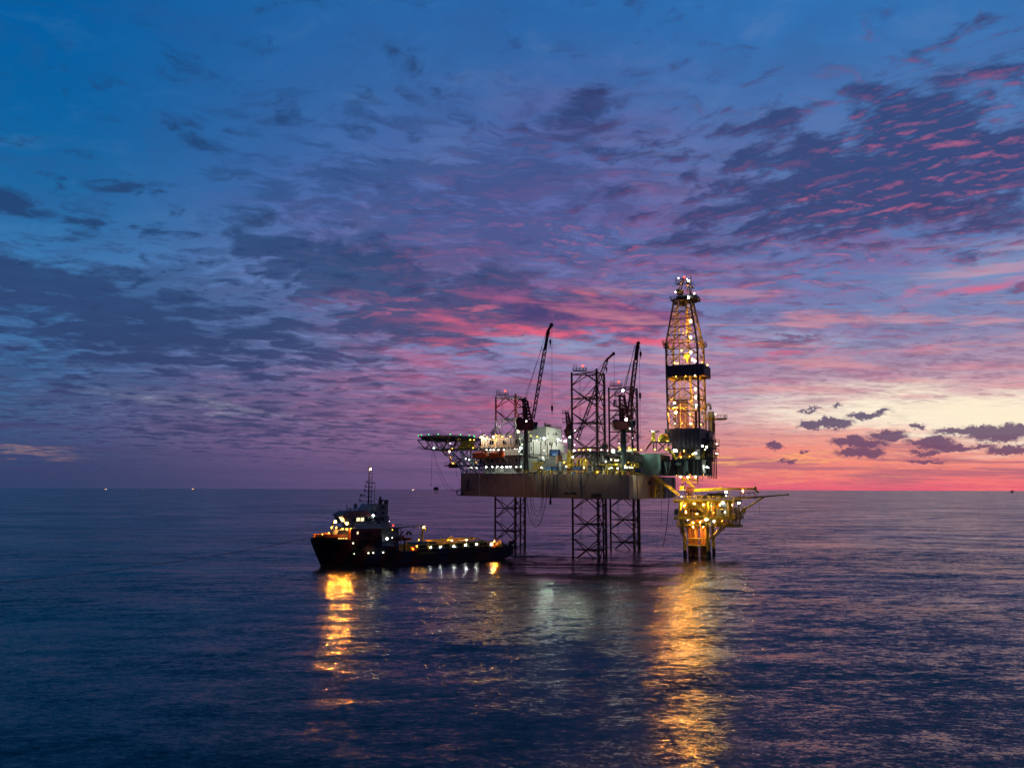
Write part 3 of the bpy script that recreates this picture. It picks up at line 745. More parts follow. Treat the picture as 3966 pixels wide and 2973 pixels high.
# stair towers in yellow
def stair_tower(z, u0, v0, u1, v1, s, d=2.2, n=5, name='yellow_stair_tower'):
    a, b, c, e = RIG.face(z, u0, v0, u1, v1, s); m = MB()
    for t in (a, b):
        for q in (s, s-d): m.bar(W(t, q, c), W(t, q, e), .13, 4)
    for k in range(n+1):
        zz = c+(e-c)*k/n
        m.path([W(a, s, zz), W(b, s, zz), W(b, s-d, zz), W(a, s-d, zz), W(a, s, zz)], .1, 4)
        if k < n:
            z2 = c+(e-c)*(k+1)/n; aa, bb = (a, b) if k % 2 == 0 else (b, a)
            m.beam(W(aa, s-.5, zz), W(bb, s-.5, z2), .8, .18); m.bar(W(aa, s, zz+1), W(bb, s, z2+1), .07, 4)
    return m.build(name, yellow, rig)
stair_tower(zA, 1885, 770, 1925, 1000, 28, n=6); stair_tower(zA, 2080, 890, 2130, 1000, 30, n=3); stair_tower(zB, 440, 1190, 480, 1290, 30, n=3)
stair_tower(zA, 1500, 915, 1560, 1010, 31, n=2); stair_tower(zB, 880, 1225, 1010, 1330, 28, n=3); stair_tower(zA, 1465, 915, 1495, 1000, 31, n=3)
# upper deck bridge joining block and cantilever, carried on trusses
ta = RIG.local(RIG.S(zA(1950, 790), 22))[0]; tb = RIG.local(RIG.S(zB(1390, 1100), 12))[0]
zu = RIG.S(zB(500, 1098), 20).z
m = MB(); RIG.box(m, ta, 60, 12, 22, zu-.5, zu); m.build('pipe_rack_deck', grey, rig)
railing([W(ta, 22, zu), W(60, 22, zu)], yellow, rig, 1.3)
m = MB()
for k in range(8):
    t = ta+(60-ta)*k/7
    m.bar(W(t, 21, zu-.5), W(t, 21, deckz(t)), .22, 5)
    if k < 7: m.bar(W(t, 21, zu-.5), W(t+(60-ta)/7, 21, deckz(t)+2), .18, 5); m.bar(W(t+(60-ta)/7, 21, zu-.5), W(t, 21, deckz(t)+2), .18, 5)
m.build('rack_support', white, rig)
# dark machinery mass ahead of the cantilever
P_(zB, 530, 1095, 700, 1160, 27, 9, 'shaker_house', dark); P_(zB, 520, 1165, 640, 1330, 29, 6, 'pump_room', white); P_(zB, 720, 1305, 880, 1345, 31.5, 3.5, 'mud_tank', wood)
P_(zB, 870, 1130, 985, 1200, 27, 12, 'shaker_house', green); P_(zB, 690, 1130, 870, 1160, 27, 10, 'shaker_house', dark)
P_(zB, 640, 1190, 700, 1340, 24, 8, 'pump_room', green); P_(zB, 700, 1200, 880, 1300, 24, 10, 'pump_room', green)
m = MB(); p0 = RIG.S(zB(480, 1175), 30); p1 = RIG.S(zB(640, 1215), 30); p2 = RIG.S(zB(690, 1290), 30); m.beam(p0, p1, 2.4, 1.0); m.beam(p1, p2, 2.4, 1.0); m.build('conveyor', dark, rig)
m = MB(); p = RIG.S(zB(672, 1045), 24); m.bar(p+RIG.b*.5, p-RIG.b*.5, 1.2, 14); m.bar(p, p-Vector((0, 0, 5)), .4, 6); m.build('cable_drum', dark, rig)
# pipework scattered along the deck edge
random.seed(3)
m = MB()
for i in range(46):
    t = random.uniform(21, 60); s = random.uniform(27, 33); h = random.uniform(.8, 3.2)
    m = MB(); m.bar(W(t, s, deckz(t)), W(t, s, deckz(t)+h), random.uniform(.1, .3), 5)
    m.bar(W(t, s, deckz(t)+h), W(t+random.uniform(-2.5, 2.5), s, deckz(t)+h), .12, 5)
    m.build('deck_pipe', [grey, white, dark, rust][i % 4], rig)
m = MB()
for i in range(34):
    t = random.uniform(21, 60); s = random.uniform(31, 33.6); h = random.uniform(.6, 1.6); w = random.uniform(.4, 1.2)
    RIG.box(MB(), t, t+w, s-w, s, deckz(t), deckz(t)+h).build('deck_locker', [white, blue, rust, yellow, dark][i % 5], rig)
m = MB()
for i in range(22):
    t = random.uniform(36, 60); s = random.uniform(24, 32); h = random.uniform(2.5, 6)
    m = MB(); q = W(t+random.uniform(-1, 1), s, deckz(t)+h); m.bar(W(t, s, deckz(t)), q, random.uniform(.12, .3), 5)
    m.bar(q-RIG.a*2, q+RIG.a*2, .12, 5); m.build('standpipe', yellow, rig)
# hull side fittings: boarding cage, drain pipes, vents
t_a, t_b, c0, c1 = RIG.face(zA, 1625, 1195, 1732, 1335, 35.9)
m = MB()
for k in range(5): m.bar(W(t_a+(t_b-t_a)*k/4, 35.9, c0), W(t_a+(t_b-t_a)*k/4, 35.9, c1), .13, 4)
for k in range(5): m.bar(W(t_a, 35.9, c0+(c1-c0)*k/4), W(t_b, 35.9, c0+(c1-c0)*k/4), .13, 4)
for t in (t_a, t_b):
    for z in (c0, c1): m.bar(W(t, 35.9, z), W(t, 34.5, z), .12, 4)
m.build('boarding_cage', grey, hull)
m = MB(); p = RIG.S(zA(1680, 1300), 35); q = RIG.S(zA(1680, 1385), 35); m.bar(p, q, .3, 8); m.bar(q, RIG.S(zA(1680, 1430), 35), .48, 8, .42)
m.bar(RIG.S(zA(1722, 1070), 35.2), RIG.S(zA(1722, 1300), 35.2), .22, 6); m.bar(RIG.S(zA(1650, 1070), 35.2), RIG.S(zA(1660, 1300), 35.2), .12, 6)
m.build('drain_pipe', dark, hull)
m = MB(); p = RIG.S(zA(812, 1040), 35.6); q = RIG.S(zA(812, 1322), 35.6); m.bar(p, q, .09, 5); m.build('sounding_pipe', white, hull)
m = MB(); p = RIG.S(zA(655, 1120), 35.5)
m.bar(RIG.S(zA(695, 1120), 35.8), RIG.S(zA(645, 1225), 35.8), .14, 5); RIG.pbox(m, zA, 620, 1246, 735, 1254, 36.2, 1.2); m.bar(RIG.S(zA(665, 1125), 35.7), RIG.S(zA(665, 1245), 35.7), .2, 5)
for (u, v) in ((1860, 1300), (1885, 1292), (1915, 1298), (1950, 1292), (1980, 1300)): p = RIG.S(zA(u, v), 35.2); m.ball(p, .45)
RIG.pbox(m, zB, 525, 1550, 625, 1586, 34.9, .6); RIG.pbox(m, zB, 1135, 1415, 1172, 1450, 34, 1.2)
m.build('hull_fitting', dark, hull)
# fairlead at the bow corner
m = MB(); p = RIG.S(zA(575, 1290), 35.5)
m.path([p+Vector((-1.6, 0, .6)), p+Vector((.8, 0, 1.2)), p+Vector((1.2, 0, -.8)), p+Vector((-.8, 0, -.9)), p+Vector((-1.6, 0, .6))], .18, 5); m.ball(p+Vector((.9, 0, 0)), .7)
m.build('fairlead', dark, hull)
# yellow lattice guide on the transom
def latt(m, p0, p1, p2, p3, n, r=.14):
    """ladder of crosses between edges p0-p1 and p2-p3"""
    p0, p1, p2, p3 = map(Vector, (p0, p1, p2, p3)); m.bar(p0, p1, r*1.3, 5); m.bar(p2, p3, r*1.3, 5)
    for k in range(n):
        a = p0.lerp(p1, k/n); b = p0.lerp(p1, (k+1)/n); c = p2.lerp(p3, k/n); d = p2.lerp(p3, (k+1)/n)
        m.bar(a, d, r, 4); m.bar(c, b, r, 4); m.bar(b, d, r, 4)
    return m
TT = 62.4
m = MB(); latt(m, RIG.T(zB(1222, 1395), TT), RIG.T(zB(1205, 1590), TT), RIG.T(zB(1272, 1395), TT), RIG.T(zB(1298, 1590), TT), 2, .16)
m.build('transom_guide', yellow, hull)
for (u, w_) in ((1165, 8), (1180, 5), (1300, 6), (1400, 4)):
    p = RIG.T(zB(u, 1375), TT); q = RIG.T(zB(u-6, 1590), TT); MB().beam(p, q, .5, .5).build('transom_rib', rust, hull)

# ---- cantilever, drill floor, substructure (slides out over the stern)
SN = 9.0
can = P_(zB, 985, 1128, 1250, 1345, SN+4, 18, 'cantilever', green)
P_(zB, 1250, 1185, 1705, 1352, SN, 18, 'cantilever_tail', dark, can)
m = MB(); RIG.pbox(m, zB, 1115, 1350, 1820, 1361, SN+.3, .6); RIG.pbox(m, zB, 985, 1118, 1390, 1130, SN+4.3, 1); m.build('flange', green, can)
m = MB()
for u in range(995, 1250, 22): RIG.pbox(MB(), zB, u, 1135, u+6, 1290, SN+4.4, .4).build('web_stiffener', green, can)
for u in (1262, 1300, 1345, 1400, 1450, 1520, 1560, 1620, 1660): RIG.pbox(MB(), zB, u, 1195, u+7, 1345, SN+.35, .35).build('web_stiffener', green, can)
for a_ in ((1238, 1130, 1265, 1310, SN+4.9, .9), (1315, 1205, 1345, 1270, SN+.9, .9), (1420, 1215, 1490, 1250, SN+.7, .7), (1530, 1200, 1562, 1310, SN+.8, .8), (1000, 1280, 1050, 1320, SN+5.2, .8)):
    RIG.pbox(MB(), zB, *a_).build('junction_box', green, can)
# looping service hoses on the cantilever side
def catn(p, q, sag, n=10):
    p = Vector(p); q = Vector(q); return [p.lerp(q, i/n)-Vector((0, 0, sag*4*(i/n)*(1-i/n))) for i in range(n+1)]
m = MB()
for (u0, v0, u1, v1, sg, o) in ((1060, 1210, 1185, 1210, 6.5, 0), (1055, 1215, 1195, 1212, 8.5, .3), (1040, 1235, 1210, 1205, 6.5, .6), (1310, 1210, 1375, 1210, 6, 0), (1318, 1210, 1365, 1210, 4.6, .3), (1010, 1280, 1100, 1275, 2.5, 0)):
    MB().path(catn(RIG.S(zB(u0, v0), SN+5+o), RIG.S(zB(u1, v1), SN+5+o), sg*.75), .14, 5).build('service_hose', grey, can)
m = MB()
for (u, v) in ((1065, 1210), (1190, 1212)): p = RIG.S(zB(u, v), SN+5.3); m.bar(p+Vector((-1.2, 0, .6)), p+Vector((0, 0, -.6)), .3, 5, .1); m.bar(p+Vector((1.2, 0, .6)), p+Vector((0, 0, -.6)), .3, 5, .1)
RIG.pbox(m, zB, 990, 1195, 1240, 1200, SN+5.0, .3)
m.build('hose_bracket', grey, can)
# right hand end: side column, lit room
tE = RIG.local(RIG.S(zB(1705, 1250), SN))[0]
zbt = RIG.S(zB(1500, 1350), SN).z; zft = RIG.S(zB(1500, 1185), SN).z
sE = RIG.local(RIG.T(zB(1818, 1250), tE+1))[1]
rb('end_bulkhead', dark, tE, tE+1.0, sE, SN-6.5, zbt, RIG.S(zB(1700, 1000), SN).z, can)
rb('end_room_floor', grey, tE, tE+1.6, SN-6.4, SN-.2, zbt, zbt+.5, can)
rb('end_room_wall', white, tE+.02, tE+.3, SN-6.4, SN-.3, zbt+.5, zft, can)
railing([W(tE+1.6, SN-.3, zbt+.5), W(tE+1.6, SN-6.4, zbt+.5)], yellow, rig)
# drill floor deck and the wind walls above it
zf = zft
P_(zB, 1390, 1183, 1740, 1190, SN+1.2, 20, 'drill_floor', dark, can)
railing([RIG.S(zB(1395, 1183), SN+1.2), RIG.S(zB(1735, 1183), SN+1.2)], yellow, rig, 1.2)
ww = P_(zB, 1385, 850, 1695, 1052, SN, 20, 'wind_wall', navy)
# lower part of near wall left open: posts
m = MB()
for u in (1392, 1440, 1500, 1520, 1580, 1690): RIG.pbox(m, zB, u, 1052, u+9, 1183, SN-.2, .5)
RIG.pbox(m, zB, 1385, 1052, 1695, 1075, SN-.1, .6)
m.build('substructure_post', dark, ww)
RIG.pbox(MB(), zB, 1640, 1080, 1690, 1180, SN-.6, 3).build('doghouse', white, ww)
RIG.pbox(MB(), zB, 1385, 1075, 1640, 1183, SN-12, 2).build('rear_bulkhead', dark, ww)
m = MB()
for (u, v, w_, h) in ((1475, 1130, 26, 50), (1440, 1150, 14, 34), (1560, 1140, 20, 40), (1600, 1150, 34, 30), (1520, 1135, 10, 46)): RIG.pbox(m, zB, u-w_/2, v-h/2, u+w_/2, v+h/2, SN-5, 2)
m.build('drill_floor_machinery', orange2, ww)
P_(zB, 1312, 858, 1385, 1000, SN-3, 8, 'wind_wall_wing', navy, ww)
# dark gantry and stair between left wing and cantilever
m = MB()
m.beam(RIG.S(zB(1340, 1060), SN+2), RIG.S(zB(1440, 1180), SN+2), 1.2, .9)
m.rail([RIG.S(zB(1335, 1068), SN+2.6), RIG.S(zB(1435, 1185), SN+2.6)], 1.3, .07, 1.2)
m.build('stairway', yellow, rig)
m = MB(); m.beam(RIG.S(zB(1745, 1060), SN-2), RIG.S(zB(1712, 1180), SN-2), 1.2, .5); m.rail([RIG.S(zB(1745, 1060), SN-1.4), RIG.S(zB(1705, 1185), SN-1.4)], 1.2, .07, 1.2); m.build('stairway', yellow, rig)
# side face of the tower: service column, ducts and platforms at the right
s_a = RIG.local(RIG.T(zB(1700, 1000), tE))[1]; s_b = RIG.local(RIG.T(zB(1808, 1000), tE))[1]
zt_w = RIG.S(zB(1540, 850), SN).z; zb_w = RIG.S(zB(1540, 1052), SN).z
rb('service_tower', green, tE-.5, tE+.9, SN-12, SN-19, zf, zt_w-1, ww)
rb('side_wall', dark, tE-.6, tE-.1, SN-19, SN-.5, zf, zb_w-.05, ww)
m = MB()
for z_ in (zb_w, zf+5, zf+1, zt_w-4): m.beam(W(tE+1.2, SN-1, z_), W(tE+1.2, SN-20, z_), 1.6, .25)
for k in range(6): m.bar(W(tE+1.9, SN-2-3.4*k, zf-7), W(tE+1.9, SN-2-3.4*k, zt_w-3), .2, 5)
m.build('side_gallery', dark, ww)
railing([W(tE+2, SN-1, zb_w), W(tE+2, SN-20, zb_w)], yellow, rig); railing([W(tE+2, SN-1, zf+1), W(tE+2, SN-20, zf+1)], yellow, rig)
# exhaust goose-neck and vent tank outside the derrick on the right
pv = at(zB(1805, 700), 318)
m = MB(); m.bar(pv+Vector((0, 0, -8)), pv+Vector((0, 0, 1.0)), 1.3, 12); m.build('surge_tank', white, rig)
m = MB(); q0 = at(zB(1755, 600), 318); q1 = at(zB(1785, 592), 318); q2 = at(zB(1800, 612), 318); q3 = at(zB(1800, 655), 318)
m.path([at(zB(1752, 660), 318), q0, q1, q2, q3], .5, 8); m.build('goose_neck_duct', white, rig)
m = MB(); q = at(zB(1815, 700), 317); RIGb = [q+Vector((-3.5, 0, -1)), q+Vector((5.6, 0, -1))]
m.beam(RIGb[0]+Vector((0, 0, -1)), RIGb[1]+Vector((0, 0, -1)), 4, .5); m.rail([RIGb[0]+Vector((0, -2, -.8)), RIGb[1]+Vector((0, -2, -.8)), RIGb[1]+Vector((0, 2, -.8))], 1.3, .07, 1.2); m.build('tank_platform', yellow, rig)
for (u0, v0, u1, v1) in ((1822, 1000, 1888, 1040), (1810, 1105, 1882, 1135)):
    a = at(zB(u0, v1), 312); b = at(zB(u1, v1), 312); m = MB(); m.beam(a, b, 2.6, .4); m.rail([a+Vector((0, -1.3, .2)), b+Vector((0, -1.3, .2))], 2.2, .09, 1.4)
    m.build('outrigger_platform', yellow, rig)
m = MB()
for v0 in (820, 900):
    a = at(zB(1828, v0+60), 313); b = at(zB(1850, v0+60), 313)
    for k in range(4): m.bar(a.lerp(b, k/3), a.lerp(b, k/3)+Vector((0, 0, 6)), .09, 4)
    for k in range(5): m.bar(a+Vector((0, 0, 1.5*k)), b+Vector((0, 0, 1.5*k)), .09, 4)
m.build('ladder_cage', dark, rig)
# yellow mud gas dome and its gantry on the pipe rack
p = RIG.S(zB(1300, 975), SN+5); m = MB()
m.ball(p+Vector((0, 0, 0)), 2.1, 1.15, 14, 8); m.v = [(v[0], v[1], max(v[2], p.z-.9)) for v in m.v]; m.build('yellow_dome', yellow, rig, True)
m = MB(); a = RIG.S(zB(1178, 1000), SN+6); b = RIG.S(zB(1378, 1000), SN+6); m.beam(a, b, 5, .4)
m.build('dome_platform', dark, rig); railing([a+RIG.b*2.4, b+RIG.b*2.4], yellow, rig, 1.2)
m = MB()
for (u0, v0, u1, v1) in ((1190, 1005, 1190, 1098), (1220, 1005, 1220, 1098), (1240, 1098, 1330, 1005), (1330, 1098, 1250, 1005)): m.bar(RIG.S(zB(u0, v0), SN+6), RIG.S(zB(u1, v1), SN+6), .25, 5)
m.build('dome_support', dark, rig)
m = MB(); q = RIG.S(zB(1190, 995), SN+6); q2 = RIG.S(zB(1190, 895), SN+6); m.beam(q, q2, 1.3, 1.1); m.build('winch_mast', yellow, rig)
m = MB(); m.bar(RIG.S(zB(1160, 888), SN+6), RIG.S(zB(1240, 888), SN+6), .35, 6)
for u in (1160, 1240): m.bar(RIG.S(zB(u, 888), SN+6), RIG.S(zB(u, 878), SN+6), .55, 6)
m.build('winch_crossbeam', dark, rig)
m = MB(); m.bar(RIG.S(zB(1095, 1095), SN+7), RIG.S(zB(1175, 990), SN+7), .45, 6); m.build('red_brace', redp, rig)

# ================================================================== DERRICK (own thing: it stands on the drill floor)
der = thing('drilling_derrick', 'tall tapering lattice drilling derrick lit gold from inside with a dark band round its middle', 'derrick', RIG.W(75.85, 0, RIG.S(zB(1540, 850), SN).z))
DT0, DT1 = 69.8, 81.9; DC = (DT0+DT1)/2; HW = (DT1-DT0)/2
def dzp(z, u, v, s=0.0): return RIG.S(z(u, v), s).z
z_base = dzp(zB, 1540, 1050); z_str = dzp(zC, 740, 1060); z_top = dzp(zC, 770, 405); z_cr = dzp(zC, 740, 110)
HT = HW*72/141.0
def half(z): return HW if z <= z_str else HW+(HT-HW)*(z-z_str)/(z_top-z_str)
def corner(i, z):
    h = half(z); sx, sy = ((-1, 1), (1, 1), (1, -1), (-1, -1))[i]; return RIG.W(DC+sx*h, sy*h*1.0, z)
steel_lit = paint('derrick_steel_lit', (.42, .31, .10), .5, var=.5)  # gold of the inside lamps put into the steel colour
steel_shaded = paint('derrick_steel_shaded', (.07, .055, .05), .55, var=.5)  # same steel painted dark, for members silhouetted against the lit inside
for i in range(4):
    m = MB(); m.bar(corner(i, z_base), corner(i, z_str), .42, 6); m.bar(corner(i, z_str), corner(i, z_top), .36, 6); m.build('corner_leg', steel_shaded if i in (0, 1) else steel_lit, der)
levs = [z_base]; z = z_base
while z < z_str-2: z += (z_str-z_base)/9; levs.append(z)
nb = 6
for k in range(1, nb+1): levs.append(z_str+(z_top-z_str)*(1-(1-k/nb)**1.12))
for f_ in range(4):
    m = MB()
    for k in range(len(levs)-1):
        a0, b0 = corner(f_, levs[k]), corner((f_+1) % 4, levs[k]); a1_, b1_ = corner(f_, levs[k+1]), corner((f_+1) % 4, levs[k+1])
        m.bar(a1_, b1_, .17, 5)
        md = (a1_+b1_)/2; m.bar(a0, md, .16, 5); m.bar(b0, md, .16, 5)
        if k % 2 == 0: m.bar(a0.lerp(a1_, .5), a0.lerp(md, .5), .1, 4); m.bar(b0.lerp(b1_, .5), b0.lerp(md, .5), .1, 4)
    m.build('bracing', steel_shaded if f_ == 0 else steel_lit, der)
# inner guides, stand pipes, travelling block, fingers
m = MB()
for (t, s) in ((-2.2, 2), (-1.2, -2.5), (1.5, -3), (-3.6, -3.4)): m.bar(RIG.W(DC+t, s, z_base-4), RIG.W(DC+t*.75, s*.75, z_top-6), .16, 5)
for (t, s) in ((2.8, 2.6), (3.6, 2.6)): m.bar(RIG.W(DC+t, s, z_base-4), RIG.W(DC+t*.35, s*.35, z_top), .2, 5)
m.build('stand_pipe', steel_lit, der)
m = MB()
for k in range(26): t = -4.6+.36*(k % 13); m.bar(RIG.W(DC+t, -3.6-.5*(k//13), z_base-8), RIG.W(DC+t, -3.6-.5*(k//13), z_base+19), .09, 4)
m.build('drill_pipe_stand', rust, der)
m = MB(); p = RIG.S(zB(1645, 670), 1); q = RIG.S(zB(1645, 860), 1); m.bar(q, p, .55, 10); m.bar(p, p+Vector((0, 0, .3)), 1.3, 10); m.build('pipe_handler', rust, der)
m = MB(); p = RIG.S(zC(775, 1205), 0); m.bar(p+RIG.b*.4, p-RIG.b*.4, 1.15, 12); m.bar(p, p-Vector((0, 0, 3)), .4, 6); m.bar(p+Vector((0, 0, 3)), p+Vector((0, 0, 30)), .06, 4); m.bar(p+Vector((.8, 0, 3)), p+Vector((.4, 0, 30)), .06, 4)
m.build('travelling_block', yellow, der, False)
m = MB(); p = RIG.S(zC(800, 815), 0)
for (u0, u1) in ((785, 790), (825, 825)): m.bar(RIG.S(zC(u0, 815), 0), RIG.S(zC(u1, 430), 0), .12, 4)
for k in range(12): m.bar(RIG.S(zC(785, 430+k*32), 0), RIG.S(zC(825, 430+k*32), 0), .08, 4)
RIG.pbox(m, zC, 782, 800, 828, 822, .8, 1.6); m.build('casing_basket', yellow, der)
# windwall band round the monkey board
zb0 = dzp(zC, 750, 1490, 8); zb1 = dzp(zC, 750, 1330, 8)
tA = RIG.local(RIG.S(zC(485, 1400), 7.6))[0]; tB = RIG.local(RIG.S(zC(1020, 1400), 7.6))[0]
sB = RIG.local(RIG.T(zC(1112, 1420), tB))[1]
m = MB(); th = .25
RIG.box(m, tA, tB, 7.6-th, 7.6, zb0, zb1); RIG.box(m, tA, tB, sB, sB+th, zb0, zb1)
RIG.box(m, tA, tA+th, sB+th+.005, 7.6-th-.005, zb0, zb1); RIG.box(m, tB-th, tB, sB+th+.005, 7.6-th-.005, zb0, zb1)
m.build('monkey_board_wind_wall', navy, der)
m = MB(); RIG.box(m, tA+.3, DC-4, sB+.3, 7.2, zb0+.6, zb0+.8); RIG.box(m, DC+4, tB-.3, sB+.3, 7.2, zb0+.6, zb0+.8)
for k in range(9): m.bar(RIG.W(DC-4, -5+k*1.2, zb0+2.5), RIG.W(DC+.5, -5+k*1.2, zb0+2.5), .1, 4)
m.build('monkey_board', steel_lit, der)
def ring(zr, off, h=1.3, mat=steel_lit, name='gallery', wd=1.3):
    m = MB(); hh = half(zr)
    o = [RIG.W(DC+sx*(hh+off), sy*(hh+off), zr) for sx, sy in ((-1, 1), (1, 1), (1, -1), (-1, -1))]
    i_ = [RIG.W(DC+sx*(hh+off-wd), sy*(hh+off-wd), zr) for sx, sy in ((-1, 1), (1, 1), (1, -1), (-1, -1))]
    for k in range(4):
        j = (k+1) % 4; m.hexa([i_[k]-Vector((0,0,.2)), i_[j]-Vector((0,0,.2)), o[j]-Vector((0,0,.2)), o[k]-Vector((0,0,.2)), i_[k], i_[j], o[j], o[k]])
    m.rail(o+[o[0]], h, .08, 1.5); return m.build(name, mat, der)
ring(dzp(zC, 760, 1055), 1.2); ring(dzp(zC, 760, 1535), .2); ring(z_top-.5, 1.2, 1.3, steel_shaded); ring(dzp(zB, 1540, 540), .1); ring(dzp(zB, 1540, 640), .1, 1.2, yellow)
zg = dzp(zC, 480, 1085); m = MB(); a = RIG.S(zC(448, 1095), 6.5); b = RIG.S(zC(512, 1095), 6.5); m.beam(a, b, 2, .3); m.rail([a-RIG.b, a+RIG.b, b+RIG.b], 1.4, .08, 1); m.bar(a, RIG.S(zC(512, 1150), 6.5), .1, 4); m.build('side_balcony', steel_shaded, der)
# crown: water table, cap frame, gin pole
m = MB(); RIG.pbox(m, zC, 622, 345, 912, 395, HT+.8, 2*HT+1.4); RIG.pbox(m, zC, 665, 395, 740, 490, 1, 2.5); m.build('crown_platform', steel_shaded, der)
m = MB()
ct = RIG.local(RIG.S(zC(755, 110), 0))[0]
for sx in (-1, 1):
    for sy in (-1, 1): m.bar(RIG.W(DC+sx*2.3, sy*2.0, z_top+2), RIG.W(ct+sx*.7, sy*.7, z_cr), .22, 5)
for zz, hh in ((z_top+7, 1.7), (z_cr, .8)):
    for k in range(4):
        sx, sy = ((-1, 1), (1, 1), (1, -1), (-1, -1))[k]; sx2, sy2 = ((1, 1), (1, -1), (-1, -1), (-1, 1))[k]
        m.bar(RIG.W(DC+sx*hh, sy*hh, zz), RIG.W(DC+sx2*hh, sy2*hh, zz), .16, 4)
m.build('crown_frame', steel_lit, der)
for (u0, v0, u1, v1) in ((620, 130, 690, 185), (815, 180, 870, 235), (640, 270, 720, 330)):
    m = MB(); a = RIG.S(zC(u0, v1), 1.5); b = RIG.S(zC(u1, v1), 1.5); m.beam(a, b, 2.2, .25); m.rail([a-RIG.b, a+RIG.b, b+RIG.b, b-RIG.b], 2.0, .08, 1.1); m.build('crown_platform', white, der)
m = MB(); m.bar(RIG.S(zC(830, 65), 2), RIG.S(zC(834, 300), 2), .20, 6); m.bar(RIG.S(zC(834, 300), 2), RIG.S(zC(862, 480), 2.4), .26, 6); m.build('gin_pole', black, der)
m = MB()
for (u, v, r) in ((655, 290, 1.1), (700, 300, .9)): p = RIG.S(zC(u, v), 0); m.bar(p+RIG.b*.3, p-RIG.b*.3, r*.9, 12)
m.build('crown_sheave', yellow, der)

# ================================================================== CRANES
def crane(px_ped, Y, ped_bot, ped_top, house, cab, boom_foot, boom_tip, solid_k, gan, hook, hookball, pend, label, lamps, scale=1.0, jib=None, pedmat=dark, pr=.86):
    def q(p): return at(p, Y)
    base = q(ped_bot); th = thing('pedestal_crane', label, 'crane', base, 'pedestal cranes along the rig deck')
    m = MB(); top = q(ped_top); top = Vector((base.x, base.y, top.z))
    m.bar(base, top, pr, 14); m.build('pedestal', pedmat, th, False)
    m = MB(); m.bar(top-Vector((0, 0, 4.5)), top-Vector((0, 0, 4.3)), 2.2*scale, 14); m.rail([top+Vector((math.cos(a)*2.1*scale, math.sin(a)*2.1*scale, -4.3)) for a in [i*math.pi/5 for i in range(11)]], 1.2, .06, 2); m.build('pedestal_platform', dark, th)
    h0 = q(house[0]); h1 = q(house[1]); m = MB()
    m.hexa([Vector((h0.x+.8, Y-2.6, h1.z)), Vector((h1.x, Y-2.6, h1.z)), Vector((h1.x, Y+2.6, h1.z)), Vector((h0.x+.8, Y+2.6, h1.z)), Vector((h0.x, Y-2.6, h0.z)), Vector((h1.x, Y-2.6, h0.z)), Vector((h1.x, Y+2.6, h0.z)), Vector((h0.x, Y+2.6, h0.z))])
    m.build('machinery_house', redp, th)
    m = MB(); e = Vector((h0.x+1.6*scale, Y, h0.z)); m.bar(e, e+Vector((0, 0, 1.0*scale)), .9*scale, 10); m.bar(e+Vector((-.6, 0, 1.2)), e+Vector((-.6, 0, 1.7*scale)), .3, 6); m.beam(e+Vector((-1.2, 0, .3)), e+Vector((1.2, 0, .3)), 2, .6); m.build('engine', dark, th)
    c0 = q(cab[0]); c1 = q(cab[1]); m = MB()
    m.hexa([Vector((c0.x, Y-3.4, c1.z)), Vector((c1.x-.5, Y-3.4, c1.z)), Vector((c1.x-.5, Y-.6, c1.z)), Vector((c0.x, Y-.6, c1.z)), Vector((c0.x, Y-3.4, c0.z)), Vector((c1.x, Y-3.4, c0.z)), Vector((c1.x, Y-.6, c0.z)), Vector((c0.x, Y-.6, c0.z))]); cb = m.build('cab', grey, th)
    m = MB(); hx = (c0.x+c1.x)/2; m.hexa([Vector((c0.x+.3, Y-3.46, c1.z+1)), Vector((c1.x-.6, Y-3.46, c1.z+1)), Vector((c1.x-.6, Y-3.405, c1.z+1)), Vector((c0.x+.3, Y-3.405, c1.z+1)), Vector((c0.x+.3, Y-3.46, c0.z-.3)), Vector((c1.x-.3, Y-3.46, c0.z-.3)), Vector((c1.x-.3, Y-3.405, c0.z-.3)), Vector((c0.x+.3, Y-3.405, c0.z-.3))]); m.build('window', glass, cb)
    # slewing column plus A-frame gantry
    m = MB()
    g = [q(p) for p in gan]            # foot left, foot right, top left, top right
    for sy in (-1.4, 1.4):
        o = Vector((0, sy, 0)); m.bar(g[0]+o, g[2]+o*.6, .34*scale, 6); m.bar(g[1]+o, g[3]+o*.6, .38*scale, 6)
        for k in range(1, 6):
            a = (g[0]+o).lerp(g[2]+o*.6, k/6); b = (g[1]+o).lerp(g[3]+o*.6, k/6); m.bar(a, b, .16*scale, 5)
            a2 = (g[0]+o).lerp(g[2]+o*.6, (k-1)/6); m.bar(a2, b, .13*scale, 4)
    m.beam(g[2]+Vector((-.4, 0, 0)), g[3]+Vector((.4, 0, 0)), 2.4, .5)
    m.bar(top, Vector((top.x, Y, max(g[0].z, g[1].z)+(g[2].z-g[0].z)*.55)), .6*scale, 8, .45*scale)
    m.build('gantry', redp, th)
    m = MB(); m.bar(g[3]+Vector((0, 0, -.3)), Vector((g[3].x, Y, g[0].z)), .1, 4); a = g[2]+Vector((-1.8*scale, 0, -.2)); b = g[3]; m.beam(a, b, 2.6, .15); m.rail([a+Vector((0, -1.3, 0)), b+Vector((0, -1.3, 0))], 1.3*scale, .07, 1)
    zc = g[0].z+(g[2].z-g[0].z)*.6; a = Vector((g[0].x-2.6*scale, Y, zc)); b = Vector((g[1].x, Y, zc)); m.beam(a, b, 2.4, .2); m.rail([a+Vector((0, -1.2, 0)), b+Vector((0, -1.2, 0))], 2.0*scale, .08, 1)
    zc = g[0].z+(g[2].z-g[0].z)*.28; a = Vector((g[0].x-2.2*scale, Y, zc)); b = Vector((g[1].x+.5, Y, zc)); m.beam(a, b, 2.4, .2)
    m.build('gantry_platform', dark, th)
